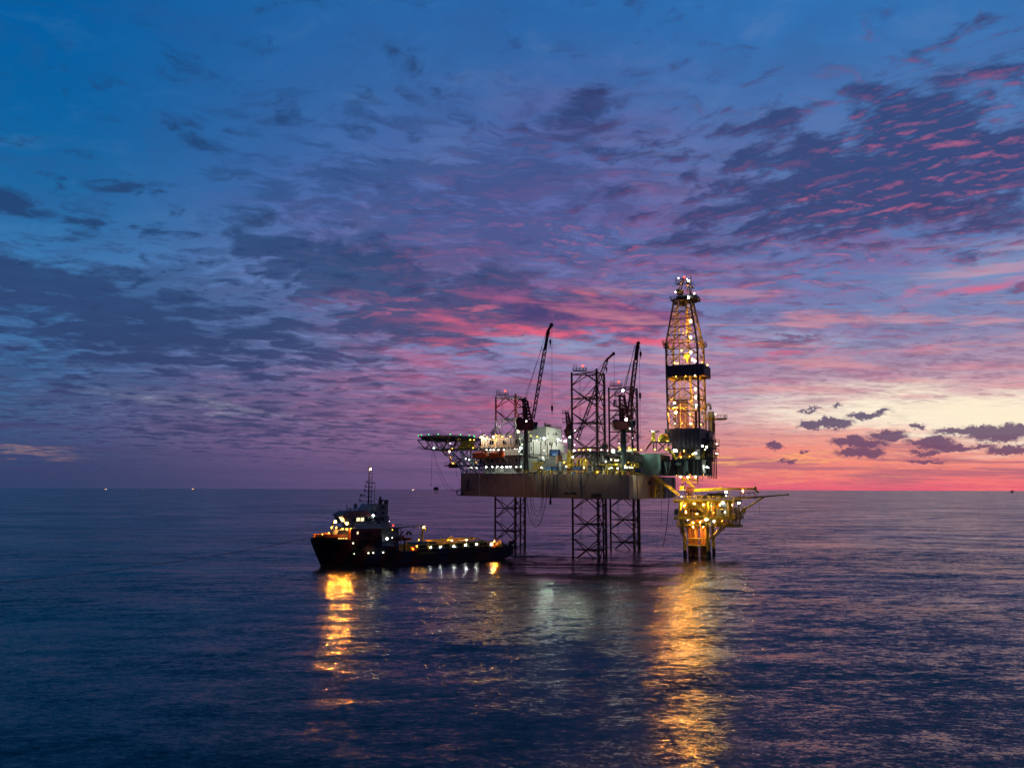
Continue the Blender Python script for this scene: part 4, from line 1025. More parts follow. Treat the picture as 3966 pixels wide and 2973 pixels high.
    # boom
    fl, fr = q(boom_foot[0]), q(boom_foot[1]); tl, tr = q(boom_tip[0]), q(boom_tip[1])
    m = MB(); n = 20; ks = solid_k
    for sy in (-1, 1):
        for (p, e) in ((fl, tl), (fr, tr)): m.bar(p+Vector((0, sy*1.0, 0)), p.lerp(e, ks)+Vector((0, sy*.85, 0)), (.22 if p is fl else .15)*scale, 5)
    for k in range(n):
        a = fl.lerp(tl, ks*k/n); b = fl.lerp(tl, ks*(k+1)/n); c = fr.lerp(tr, ks*k/n); d = fr.lerp(tr, ks*(k+1)/n)
        for sy in (-1, 1):
            o = Vector((0, sy*.95, 0)); m.bar(a+o, (d if k % 2 == 0 else c)+o, .085*scale, 4) ; m.bar((c if k % 2 else b)+o, (b if k % 2 else c)+o, .085*scale, 4)
        m.bar(a+Vector((0, -.95, 0)), b+Vector((0, .95, 0)), .08*scale, 4); m.bar(c+Vector((0, .95, 0)), d+Vector((0, -.95, 0)), .08*scale, 4)
    bo = m.build('boom', redp, th)
    m = MB(); a = fl.lerp(tl, ks); b = fr.lerp(tr, ks)
    m.hexa([a+Vector((0, -.9, 0)), b+Vector((0, -.9, 0)), b+Vector((0, .9, 0)), a+Vector((0, .9, 0)), tl+Vector((0, -.7, 0)), tr+Vector((0, -.7, 0)), tr+Vector((0, .7, 0)), tl+Vector((0, .7, 0))])
    jt = q(jib); m.beam(tr.lerp(tl, .5), jt, .9, 1.0*scale); m.ball(jt, .8*scale); m.bar(jt, jt+Vector((.3, 0, 1.6)), .06, 4)
    m.build('boom_head', redp, bo)
    m = MB()
    for (a, b) in pend:
        for sy in (-.5, 0, .5): m.bar(q(a)+Vector((0, sy, 0)), q(b)+Vector((0, sy, 0)), .055, 4)
    m.build('pendant_wire', dark, th)
    if hook:
        a, b = q(hook[0]), q(hook[1]); m = MB(); m.bar(a, b, .06, 4); m.build('hoist_wire', dark, th)
        m = MB(); p = q(hookball); m.bar(p+Vector((0, 0, 1.0)), p-Vector((0, 0, 1.0)), .42*scale, 8); m.bar(p-Vector((0, 0, 1)), p-Vector((0, 0, 2)), .16, 6); m.build('hook_ball', dark, th)
    fb = tr.lerp(fr, .12)+Vector((.9*scale, 0, 0)); m = MB(); m.bar(tr, fb+Vector((0, 0, .8)), .1, 4); m.bar(fb+Vector((0, 0, .8)), fb-Vector((0, 0, .8)), .45*scale, 8, .3*scale); m.bar(fb-Vector((0, 0, .8)), fb-Vector((0, 0, 1.9)), .15*scale, 5); m.build('hook_block', redp, th)
    for (p, r, mt) in lamps: 
        w_ = q(p); w_.y -= 4.2; lamp(w_, r, mt, th)
    return th
Y1 = RIG.S(zA(1385, 1040), 33).y
crane(zA(1385, 1000), Y1, zA(1385, 1045), zA(1385, 520), (zA(1252, 395), zA(1470, 523)), (zA(1470, 430), zA(1527, 515)), (zH(560, 1385), zH(598, 1385)), (zH(768, 165), zH(808, 190)), .78,
      (zH(455, 1400), zH(560, 1400), zH(440, 1110), zH(500, 1150)), (zH(838, 130), zH(841, 1355)), zH(840, 1235), ((zH(455, 1120), zH(705, 400)), (zH(480, 1120), zH(760, 200))),
      'red pedestal crane before the white accommodation block, its boom the highest of the three', ((zA(1382, 425), .42, L_W),), jib=zH(832, 100))
Y3 = RIG.S(zB(875, 1130), 30).y
crane(zB(875, 1100), Y3, zB(875, 1345), zB(875, 868), (zB(742, 785), zB(935, 868)), (zB(940, 772), zB(992, 858)), (zH(1862, 1400), zH(1908, 1400)), (zH(1985, 375), zH(2032, 375)), .80,
      (zB(838, 790), zB(925, 790), zB(828, 500), zB(876, 510)), (zH(2035, 470), zH(2044, 1600)), zH(2042, 1065), ((zH(1790, 1060), zH(1920, 600)), (zH(1820, 1060), zH(1970, 380))),
      'red pedestal crane between the nearest leg and the derrick, bright lamp on its gantry', ((zB(845, 462), .55, L_WS), (zB(882, 768), .60, L_WS), (zB(920, 863), .35, L_C)), jib=zH(2018, 352), pedmat=green, pr=1.1)
Y2 = 357.0
crane(zA(1915, 760), Y2, zA(1915, 1000), zA(1915, 620), (zB(235, 870), zB(300, 945)), (zB(295, 880), zB(325, 940)), (zH(1165, 1660), zH(1205, 1660)), (zH(1570, 570), zH(1605, 575)), .97,
      (zH(1060, 1640), zH(1130, 1640), zH(1030, 1290), zH(1060, 1310)), (zH(1688, 505), zH(1696, 1180)), zH(1697, 1150), ((zH(1045, 1280), zH(1560, 575)), (zH(1060, 1290), zH(1540, 620))),
      'far red pedestal crane whose lower slanting boom shows through the nearest lattice leg', ((zB(345, 885), .42, L_C), (zB(290, 950), .42, L_C)), scale=1.0, jib=zH(1680, 492), pedmat=white)

# ================================================================== RIG LAMPS (each a part of what carries it)
def rl(z, u, v, s, r, mat, par=rig, sx=1, sz=1, name='flood_light'): return lamp(RIG.S(z(u, v), s), r, mat, par, name, sx, sz)
def rt(z, u, v, t, r, mat, par=rig, sx=1, sz=1): return lamp(RIG.T(z(u, v), t), r, mat, par, 'flood_light', sx, sz)
# end wall of the block
rt(zA, 1605, 625, t1+1.6, .55, L_WS); rt(zA, 1775, 640, t1+1.6, .48, L_WS); rt(zA, 1860, 655, t1+1.6, .62, L_WS); rt(zA, 1808, 650, t1+1.4, .25, L_W)
rt(zA, 1450, 960, t1+1.6, .3, L_C); rt(zA, 1590, 858, t1+1.6, .25, L_W); rt(zA, 1515, 640, t1+1.6, .2, L_W)
rt(zA, 1455, 520, t1+3.5, .25, L_W); rt(zA, 1300, 780, t1+2.2, .25, L_W)
# galleries: fluorescent fittings on the recess ceilings
for u in (900, 948, 985, 1045, 1110, 1190, 1245, 1275): rl(zA, u, 762 if u < 1150 else 748, 30.6, .22, L_W, sx=2.0, sz=.7, name='gallery_light')
for u in (895, 968, 1030, 1088, 1145, 1190, 1262): rl(zA, u, 972, 30.8, .25, L_WS if u not in (1262,) else L_W, sx=2.0, sz=.6, name='gallery_light')
rt(zA, 1318, 745, t1+1.0, .4, L_WS, sx=1.5); rt(zA, 1318, 972, t1+1.0, .2, L_W, sx=1.5)
# helideck perimeter
for i in range(8):
    for k in range(2):
        q = O_[i].lerp(O_[(i+1) % 8], (k+.5)/2)+Vector((0, 0, .35)); lamp(q, .27, L_G, rig, 'perimeter_light')
for (u, v, s, r, mt, sx) in ((255, 740, 18, .35, L_C, 1.8), (460, 683, 14, .28, L_W, 1.8), (442, 785, 20.5, .38, L_DER, 1), (490, 928, 24.3, .26, L_Y, 2.2), (690, 882, 25, .42, L_C, 1.6), (645, 872, 25, .2, L_C, 1.8),
        (690, 982, 25, .17, L_W, 2), (715, 980, 25, .17, L_W, 2), (742, 982, 25, .17, L_W, 2), (778, 985, 25, .2, L_W, 2), (768, 940, 25, .2, L_Y, 2), (770, 915, 25, .15, L_Y, 2), (700, 640, 24, .26, L_Y, 1.8), (745, 640, 26, .2, L_Y, 1.8), (735, 740, 26, .2, L_Y, 1.8), (480, 745, 19, .15, L_Y, 2), (1290, 65, 0, .01, L_R, 1)):
    if r > .05: rl(zA, u, v, s, r, mt, sx=sx)
# roof line lamps
for (u, v, s, r, mt) in ((838, 608, 33.6, .3, L_DER), (870, 624, 33.6, .34, L_WS), (905, 606, 33.6, .26, L_Y), (985, 604, 33.6, .32, L_DER), (1090, 600, 33.6, .26, L_Y), (1190, 597, 33.6, .26, L_Y), (1285, 545, 30, .28, L_DER), (1410, 545, 26, .2, L_Y), (1440, 585, 30, .2, L_Y), (1520, 600, 30, .26, L_Y), (1060, 580, 30, .15, L_Y)):
    rl(zA, u, v, s, r, mt, sx=1.5)
# midships
for (z, u, v, s, r, mt, sx) in ((zA, 1970, 772, 23, .4, L_W, 1.6), (zA, 1955, 855, 27, .42, L_C, 1), (zA, 1850, 912, 30, .26, L_Y, 2), (zA, 1570, 980, 32, .3, L_W, 1.2), (zA, 1875, 965, 32, .26, L_W, 1), (zA, 2090, 980, 32, .3, L_W, 1.2), (zA, 2165, 765, 23, .3, L_W, 1), (zA, 2115, 890, 30, .22, L_Y, 1.8),
        (zA, 1915, 610, 10, .42, L_C, 1), (zB, 340, 1090, 22, .42, L_W, 1.4), (zB, 325, 1160, 26, .42, L_C, 1), (zB, 395, 1082, 22.4, .22, L_Y, 2.2), (zB, 440, 1082, 22.4, .22, L_Y, 2.2), (zB, 490, 1078, 22.4, .3, L_Y, 2.2), (zB, 515, 1080, 22.4, .26, L_W, 1.3), (zB, 632, 1080, 23, .24, L_W, 1.6), (zB, 700, 1095, 23, .26, L_W, 1),
        (zB, 758, 1096, 27, .85, L_WS, 1), (zB, 845, 1100, 27, .30, L_WS, 1), (zB, 835, 1076, 24, .3, L_Y, 1.8), (zB, 935, 1080, 24, .34, L_Y, 2.4), (zB, 992, 1078, 24, .34, L_Y, 2.4), (zB, 1060, 1082, 22, .2, L_Y, 2), (zB, 1210, 1078, 15, .34, L_Y, 2.4), (zB, 1320, 1076, 15, .34, L_Y, 2.4), (zB, 1255, 985, 15.5, .26, L_Y, 2.4), (zB, 1340, 990, 15.5, .26, L_Y, 2.4), (zB, 1200, 980, 15.5, .22, L_Y, 1),
        (zB, 738, 1185, 29, .26, L_W, 1), (zB, 783, 1192, 29, .26, L_W, 1), (zB, 806, 1193, 29, .26, L_W, 1), (zB, 680, 1207, 29, .26, L_W, 1), (zB, 795, 1236, 30, .24, L_Y, 2.2), (zB, 585, 1254, 30, .3, L_WS, 2.2), (zB, 655, 1245, 30, .3, L_W, 1), (zB, 720, 1280, 33, .22, L_W, 1), (zB, 742, 1272, 33, .28, L_W, 1), (zB, 808, 1279, 33, .2, L_W, 2.4),
        (zB, 893, 1270, 33, .3, L_WS, 1), (zB, 906, 1268, 33, .26, L_W, 1), (zB, 936, 1269, 33, .26, L_W, 1), (zB, 965, 1272, 33, .26, L_W, 1), (zB, 445, 1272, 32, .24, L_W, 1), (zB, 890, 1244, 31, .2, L_Y, 1), (zB, 920, 1215, 31, .16, L_Y, 1.5), (zB, 955, 1244, 31, .2, L_Y, 1), (zB, 990, 1246, 31, .2, L_Y, 1), (zB, 260, 1262, 31, .18, L_W, 1), (zB, 230, 1218, 31, .2, L_Y, 2),
        (zB, 845, 1210, 30, .16, L_Y, 1), (zB, 700, 1245, 30, .16, L_Y, 1), (zB, 590, 1320, 33, .16, L_S, 1), (zB, 800, 1320, 33, .2, L_Y, .6)):
    rl(z, u, v, s, r, mt, sx=sx)
# substructure and drill floor
for (u, v, s, r, mt, sx) in ((1425, 1090, SN+2, .60, L_WS, 1.9), (1638, 1118, SN+1, .42, L_WS, 1.8), (1447, 1128, SN-4, .34, L_S, 1), (1520, 1090, SN-5, .3, L_S, 1.5), (1610, 1128, SN-4, .3, L_S, 1), (1580, 1150, SN-4, .22, L_S, 1), (1480, 1160, SN-3, .3, L_S, 1)):
    rl(zB, u, v, s, r, mt, sx=sx)
for (u, v, dt, r, mt) in ((1715, 1040, 2.4, .36, L_WS), (1762, 1050, 2.4, .34, L_WS), (1752, 1046, 2.4, .2, L_W), (1745, 1076, 2.4, .26, L_W), (1765, 1265, 1.3, .48, L_WS), (1782, 1272, 1.4, .2, L_W)):
    lamp(RIG.T(zB(u, v), tE+dt), r, mt, rig)
for (u, v, Y, r, mt) in ((1855, 702, 315, .22, L_C), (1866, 1018, 310, .28, L_W), (1860, 1122, 310, .2, L_W), (1880, 1126, 310, .2, L_W), (1735, 1100, 300, .2, L_Y)): lamp(at(zB(u, v), Y), r, mt, rig)
# underside of the cantilever lighting the well platform
for (u, v) in ((1480, 1368), (1560, 1372), (1640, 1368)): lamp(RIG.S(zB(u, v), 2), .28, L_DER, rig, sx=1.8)
# derrick
for (u, v, s, r, mt, sx, sz) in ((655, 98, 2, .32, L_W, 1.6, .7), (778, 112, 2, .28, L_W, 1, 1), (797, 138, 2, .36, L_DER, 1, 1), (612, 298, 2, .38, L_W, 1, 1), (880, 318, 2, .38, L_W, 1, 1.5), (797, 375, HT+1.2, .40, L_WS, .9, 2.0), (838, 550, 2, .42, L_DER, 1, 1.7), (832, 715, 2, .40, L_DER, .9, 1.8), (828, 952, 2, .48, L_DER, 1, 1.5), (800, 958, 1, .26, L_DER, 1, 1), (830, 1160, 2, .42, L_DER, 1, 1.8), (888, 1283, 2.4, .42, L_WS, 1, 1.6), (852, 1258, 1, .30, L_DER, 1, 1.4), (600, 1308, 5, .26, L_S, 1, 1), (640, 1310, 5, .18, L_S, 1.5, 1), (1068, 1338, -2, .26, L_S, 1, 1), (990, 1300, 4, .16, L_S, 1, 1),
        (683, 1481, 7, .28, L_W, 1.6, .8), (892, 1484, 3, .36, L_DER, .9, 1.7), (620, 1500, -3, .3, L_S, 1, 1), (760, 1490, -3, .3, L_S, 1, 1), (700, 1130, -2, .2, L_S, 1, 1)):
    lamp(RIG.S(zC(u, v), s), r, mt, der, 'flood_light', sx, sz)
for (u, v, s, r, mt, sx, sz) in ((1640, 430, 2, .38, L_DER, .9, 2.0), (1643, 520, 2, .40, L_DER, .9, 1.9), (1647, 605, 2, .32, L_WS, .9, 1.5), (1646, 633, 2, .24, L_W, 1, 1), (1415, 578, 3, .44, L_WS, 1, 1), (1415, 625, 3, .2, L_W, 1, 1), (1428, 680, 5, .62, L_SS, 1, 1), (1470, 700, 2, .2, L_S, 1, 1), (1580, 700, 0, .26, L_Y, 2, 1), (1500, 800, -3, .34, L_DER, 1, 1), (1590, 800, -3, .34, L_DER, 1, 1), (1420, 800, -2, .3, L_C, 1, 1), (1700, 810, -4, .3, L_Y, 1, 1)):
    lamp(RIG.S(zB(u, v), s), r, mt, der, 'flood_light', sx, sz)
MB().ball(RIG.S(zC(740, 85), 1), .42).build('beacon', L_R, der)

# ================================================================== LIFEBOATS
def lifeboat(u0, v0, u1, v1, s, label, group, wd=3.0):
    a, b, c, e = RIG.face(zA, u0, v0, u1, v1, s); L = b-a; H_ = e-c; mid = (a+b)/2
    th = thing('lifeboat', label, 'lifeboat', RIG.W(mid, s-wd/2, c), group)
    def sect(fr, zs, half):       # ring of points
        t = a+L*fr; return [RIG.W(t, s-wd/2+half*sx, c+H_*zz) for sx, zz in zs]
    lower = [(-.35, .06), (.35, .06), (.85, .25), (1, .50), (-1, .50), (-.85, .25)]
    upper = [(1, .5), (.92, .62), (.55, .84), (-.55, .84), (-.92, .62), (-1, .5)]
    fr = [(0, .25), (.06, .62), (.2, .92), (.5, 1), (.8, .95), (.94, .70), (1, .35)]
    for nm, prof in (('boat_hull', lower), ('canopy', upper)):
        m = MB(); n = 6; pts = []
        for f_, w_ in fr: pts += sect(f_, [(x*w_ if nm == 'boat_hull' else x*w_, (zz if nm == 'boat_hull' else .5+(zz-.5)*(.55+.45*w_))) for x, zz in prof], wd/2)
        k = len(fr); fs = [(i*n+j, i*n+(j+1) % n, (i+1)*n+(j+1) % n, (i+1)*n+j) for i in range(k-1) for j in range(n)]+[tuple(range(n-1, -1, -1)), tuple(range((k-1)*n, k*n))]
        m.poly(pts, fs); m.build(nm, orange, th)
    m = MB(); RIG.box(m, a+L*.72, a+L*.93, s-wd*.72, s-wd*.28, c+H_*.78, c+H_*1.05); m.build('helm_cupola', orange, th)
    m = MB()
    for f_ in (.3, .5, .66): RIG.box(m, a+L*f_, a+L*(f_+.07), s-wd*.13, s-wd*.1, c+H_*.62, c+H_*.74)
    m.build('window', glass, th)
    m = MB(); m.bar(RIG.W(a+L*.03, s-.04, c+H_*.5), RIG.W(a+L*.97, s-.04, c+H_*.5), .12, 5); m.build('fender_rail', black, th)
    m = MB()
    for f_ in (.15, .85): m.bar(RIG.W(a+L*f_, s-wd/2, e-.4), RIG.W(a+L*f_, s-wd/2, e+1.0), .07, 4)
    m.build('fall_wire', dark, th)
    return th
lifeboat(710, 772, 885, 865, 38.4, 'orange enclosed lifeboat hanging nearer the helideck', 'lifeboats hanging along the accommodation block')
lifeboat(908, 768, 1092, 860, 38.4, 'orange enclosed lifeboat hanging beside the white accommodation gallery', 'lifeboats hanging along the accommodation block')
lifeboat(418, 905, 552, 988, 23.6, 'small orange boat on the low platform beneath the helideck', 'lifeboats hanging along the accommodation block', 3.0)
m = MB()
for u in (715, 880, 915, 1085):
    a = RIG.S(zA(u, 755), 38); m.bar(a, RIG.S(zA(u+5, 735), 33.5), .25, 6); m.bar(a, a+Vector((0, 0, -1)), .12, 4)
m.build('davit', dark, rig)

# ================================================================== LOOSE DECK CARGO
def crate(z, u0, v0, u1, v1, s, d, mat, label, cat='container', name='cargo_container', group='cargo containers on the rig deck'):
    a, b, c, e = RIG.face(z, u0, v0, u1, v1, s); th = thing(name, label, cat, RIG.W((a+b)/2, s-d/2, c), group)
    bd = RIG.box(MB(), a+.08, b-.08, s-d+.08, s-.08, c+.08, e-.08).build('container_body', mat, th)
    m = MB(); r = .09
    for t in (a+r, b-r):
        for q in (s-r, s-d+r): m.bar(RIG.W(t, q, c), RIG.W(t, q, e), r, 4)
    for zz in (c+r, e-r): m.path([RIG.W(a+r, s-r, zz), RIG.W(b-r, s-r, zz), RIG.W(b-r, s-d+r, zz), RIG.W(a+r, s-d+r, zz), RIG.W(a+r, s-r, zz)], r, 4)
    m.build('frame', dark if mat is not dark else grey, th)
    m = MB(); k = max(1, int((b-a)/.5))
    for i in range(k): t = a+.2+(b-a-.4)*i/k; m.bar(RIG.W(t, s-.06, c+.25), RIG.W(t, s-.06, e-.25), .05, 4)
    m.build('door_bar', mat, th); return th
crate(zA, 1618, 968, 1690, 1010, 32.5, 2.4, blue, 'bright blue deck container right of the crane pedestal')
crate(zA, 1692, 970, 1757, 1015, 31, 2.4, blue, 'second blue deck container, nearer the rusty drum')
crate(zA, 1958, 968, 2045, 1005, 32.5, 2.4, blue, 'blue deck container beneath the nearest lattice leg')
crate(zA, 1668, 758, 1775, 835, 18, 2.4, blue, 'large blue container up against the lit white end wall')
crate(zB, 365, 1270, 410, 1295, 32.6, 2.0, blue, 'small pale blue skid by the nearest leg', 'skid', 'equipment_skid')
crate(zB, 990, 1278, 1055, 1325, 33.4, 2.4, blue, 'blue framed tank skid at the stern corner of the deck', 'skid', 'equipment_skid')
crate(zA, 1262, 992, 1306, 1036, 34.4, 1.4, rust, 'rust red locker at the deck edge below the gallery', 'locker', 'deck_box')
crate(zA, 1312, 770, 1342, 803, 35.3, 1.0, rust, 'small red locker on the walkway beside the crane column', 'locker', 'deck_box')
crate(zA, 1880, 990, 1942, 1026, 33.2, 1.8, redp, 'dark red winch box beneath the yellow stair tower', 'box', 'deck_box')
crate(zB, 640, 1240, 700, 1300, 31, 2.2, white, 'pale square tank in the crowded deck machinery', 'tank', 'deck_box')
def rolls(u, v, n, mat, label):
    p = RIG.S(zA(u, v), 33.4); th = MB()
    for k in range(n): c = p+RIG.a*(k*.9); th.bar(c+RIG.b*.5, c-RIG.b*.5, .42, 10)
    return single(th, 'hose_reel', mat, label, 'reel', 'hose reels on the deck edge')
rolls(1445, 1022, 3, white, 'row of pale hose reels at the deck edge beside the crane')
rolls(1720, 1020, 2, grey, 'grey hose reels at the deck edge under the rusty drum')

# ================================================================== HANGING HOSES AND LINES
def spline(pts, n=6):
    P_s = [pts[0]]+pts+[pts[-1]]; out = []
    for i in range(1, len(P_s)-2):
        p0, p1, p2, p3 = P_s[i-1:i+3]
        for k in range(n):
            t = k/n; out.append(.5*((2*p1)+(-p0+p2)*t+(2*p0-5*p1+4*p2-p3)*t*t+(-p0+3*p1-3*p2+p3)*t**3))
    out.append(pts[-1]); return out
def hang(z, pts, s, r, mat, label, name='hose', cat='hose', group='hoses hanging from the rig hull', fr=RIG):
    w_ = spline([fr.S(z(*p), s) for p in pts]); m = MB().path(w_, r, 5); return single(m, name, mat, label, cat, group)
hang(zG, [(551, -20), (553, 100), (562, 240), (578, 370), (605, 480), (660, 562), (715, 515), (748, 420), (772, 310), (785, 220), (790, -20)], 36.6, .10, black, 'thickest black hose, the lowest of the hanging loops')
hang(zG, [(580, -20), (590, 80), (606, 240), (622, 330), (650, 405), (682, 432), (715, 390), (738, 300), (748, 180), (750, -20)], 36.9, .08, black, 'black hose in the middle of the hanging loops')
hang(zG, [(600, -10), (628, 230), (650, 340), (684, 380), (715, 340), (732, 230), (736, -20)], 37.2, .07, black, 'thin hose forming the shortest of the big loops')
hang(zG, [(560, -20), (600, 260), (618, 420), (640, 500), (700, 530), (735, 400), (752, 240), (756, -20)], 37.6, .05, rope_m, 'thin brown hose with the wide shallow loop')
hang(zG, [(590, -15), (605, 40), (630, 50), (650, 0), (650, -20)], 36.6, .08, black, 'short hose loop high on the hull wall')
hang(zA, [(1880, 1060), (1880, 1150), (1900, 1235), (1935, 1230), (1945, 1150), (1945, 1060)], 36.2, .07, dark, 'dark hose loop on the plain right half of the hull')
hang(zA, [(2035, 1060), (2035, 1150), (2055, 1220), (2100, 1205), (2120, 1130), (2122, 1060)], 36.0, .07, dark, 'dark hose loop left of the hull corner')
hang(zA, [(1570, 1040), (1572, 1150), (1565, 1240), (1575, 1268), (1590, 1180), (1605, 1060)], 36.4, .09, black, 'narrow black hose loop above the boarding cage')
hang(zG, [(1820, -25), (1818, 80), (1826, 160), (1822, 232)], 34.9, .12, black, 'straight black hose on the grey transom corner')
G2 = 'hoses hanging below the drilling floor'
def hangt(z, pts, t, r, mat, label, grp=G2):
    w_ = spline([RIG.T(z(*p), t) for p in pts]); return single(MB().path(w_, r, 5), 'hose', mat, label, 'hose', grp)
hangt(zG, [(2186, 60), (2186, 200), (2175, 380), (2160, 555), (2140, 680), (2112, 795)], 64, .15, black, 'long black hose reaching down almost to the water')
hangt(zG, [(2098, 232), (2101, 350), (2099, 450), (2097, 535)], 64, .07, black, 'short straight black hose beside the transom')
hangt(zG, [(2142, 80), (2140, 160), (2128, 240)], 64, .26, black, 'short fat black hose below the yellow gangway')
GH = 'lines hanging from the helideck'
def hangh(pts, r, label): return hang(zA, pts, 22, r, rope_m, label, 'rope', 'rope', GH)
hangh([(235, 750), (228, 950), (219, 1195)], .07, 'straight line hanging from the helideck corner')
hangh([(246, 752), (282, 930), (330, 1090), (400, 1215), (480, 1270), (560, 1248), (590, 1235)], .06, 'lower curved line from helideck to hull corner')
hangh([(248, 752), (300, 930), (365, 1090), (430, 1200), (500, 1248), (570, 1232), (592, 1225)], .06, 'upper curved line from helideck to hull corner')
hangh([(530, 1000), (530, 1060), (550, 1120), (585, 1138)], .05, 'short curved line beneath the small boat platform')
m = MB(); m.bar(RIG.S(zA(219, 1180), 22), RIG.S(zA(219, 1200), 22), .18, 6); single(m, 'line_weight', dark, 'small dark weight on the end of the straight helideck line', 'weight')

# directed floodlights that wash the walls, legs and decks; some are unseen additions
CW = (.86, 1.0, .80); WW = (1.0, .78, .42)
for s_, z_, p_ in ((30, 44.5, 4300), (14, 46, 5600), (-2, 46, 6200), (22, 36, 3600), (6, 36, 3200)):
    spot(W(t1+11, s_, z_), W(t1, s_-3, z_-2), p_, CW, 120, rig, .22)
for t, z_, p_ in ((4, zt+2.2, 900), (12, zt+2.2, 900)): spot(W(t, 36.5, z_), W(t, 33, z_-7), p_*1.6, (1, .80, .62), 140, rig, .12)  # unseen spots added to brighten the block's near face
for t, z_ in ((4, 40.2), (11, 40.2), (16, 40.2)): spot(W(t, 37.4, z_), W(t, 33, z_-5), 800, (1, .78, .60), 140, rig, .1)  # more added spots, unseen, brightening the face by the lifeboat deck
for p in P1: spot(p+Vector((1.5, -5, 46.8)), p+Vector((0, 0, 60)), 2600, (1, .93, .80), 70, rig, .15)  # unseen uplights added so the bow leg's bands look lit
spot(W(24, 20, 40), W(34, 24, 33), 6000, CW, 130, rig, .25); spot(W(36, 18, 42), W(46, 26, 32), 6500, (.8, 1, .8), 130, rig, .25); spot(W(56, 24, 42), W(64, 10, 34), 8000, (.75, 1, .85), 130, rig, .25)
for t_, s_ in ((30, 38), (42, 38), (54, 37.5)): spot(W(t_, s_, 36.5), W(t_, 28, 32), 1500, (.9, 1, .72), 150, rig, .1)
spot(W(60, 20, 44), W(66, 12, 37), 6500, (.75, 1, .85), 120, rig, .2)
spot(W(66, 16, 47), W(68, 10, 45), 1500, (1, .95, .6), 120, rig, .15)
for t in (74, 79, 84): spot(W(t, 11.5, 30.3), W(t+1, 4, 18), 3800, (1, .70, .22), 130, rig, .16, L_S)
spot(W(66, 30, 31), W(64, 18, 27), 900, (.95, 1, .7), 140, rig, .12)
for z_ in (48, 56, 64, 76, 86): spot(RIG.W(DC, 4.6 if z_ < 70 else 2.5, z_), RIG.W(DC, -6, z_+6), 3000, (1, .56, .11), 150, der, .16, L_S)

# ================================================================== WELLHEAD PLATFORM beneath the derrick
wp = thing('wellhead_platform', 'small yellow wellhead platform on four legs beneath the drilling floor', 'platform', RIG.W(80, -2, 0))
FS = 8.0
def fz(u, v, s=FS): return RIG.S(zF(u, v), s)
def ft(u, s=FS, v=700): return RIG.local(fz(u, v, s))[0]
ZT = fz(700, 540).z; ZM = fz(700, 808).z; ZL = fz(700, 948).z
BK = -13.0
def wb(name, mat, a, b, c, d, e, f, par=wp): return RIG.box(MB(), a, b, c, d, e, f).build(name, mat, par)
tL, tR = ft(238), ft(1160)
wb('top_deck', yel2, tL, tR, BK, FS, ZT-.75, ZT); wb('middle_deck', yel2, tL, tR+.6, BK, FS, ZM-.85, ZM); wb('lower_deck', yel2, ft(292), ft(1185), BK+2, FS-.4, ZL-.35, ZL)
# floor grating beams seen from the side
for (zz, a, b) in ((ZT, tL, tR), (ZM, tL, tR)):
    m = MB()
    for k in range(9): t = a+(b-a)*k/8; m.beam(RIG.W(t, FS+.03, zz-1.0), RIG.W(t, BK, zz-1.0), .3, .5)
    m.build('deck_beam', yel2, wp)
def prail(a, b, zz, h=1.25, par=wp): return MB().rail([RIG.W(a, FS-.1, zz), RIG.W(b, FS-.1, zz)], h, .065, 1.3).build('railing', yellow, par)
prail(tL, tR-.5, ZT); prail(tL, tR, ZM); prail(ft(292), ft(1185), ZL)
MB().rail([RIG.W(tR, FS, ZT), RIG.W(tR, BK, ZT)], 1.25, .065, 1.5).build('railing', yellow, wp)
MB().rail([RIG.W(tR+.6, FS, ZM), RIG.W(tR+.6, BK, ZM)], 1.25, .065, 1.5).build('railing', yellow, wp)
# legs
def wleg(pts, r, s=5.0):
    w_ = [RIG.S(zF(*p), s) for p in pts]; w_[-1].z = -3
    m = MB().use(yel2)
    for i in range(len(w_)-1):
        if i == len(w_)-2:
            q = w_[i].lerp(w_[-1], (w_[i].z-2.4)/(w_[i].z+3)); m.bar(w_[i], q, r, 10); m.use(black).bar(q, w_[-1], r*1.03, 10)
        else: m.bar(w_[i], w_[i+1], r, 10)
    m.build('leg', yel2, wp)
wleg([(340, 560), (340, 830), (412, 1130), (415, 1420)], .68); wleg([(752, 560), (762, 1000), (772, 1150), (795, 1420)], .72)
wleg([(842, 950), (855, 1150), (868, 1370)], .62, -9); wleg([(440, 950), (500, 1150), (510, 1370)], .62, -9); 
m = MB()
for v in (1150, 1255):
    m.bar(RIG.S(zF(430, v), 5), RIG.S(zF(765, v), 5), .28, 8); m.bar(RIG.S(zF(775, v), 5), RIG.S(zF(858, v-12), -9), .25, 8); m.bar(RIG.S(zF(425, v), 5), RIG.S(zF(505, v-12), -9), .25, 8)
m.bar(RIG.S(zF(583, 965), 5), RIG.S(zF(583, 1255), 5), .14, 6)
m.build('jacket_brace', yel2, wp)
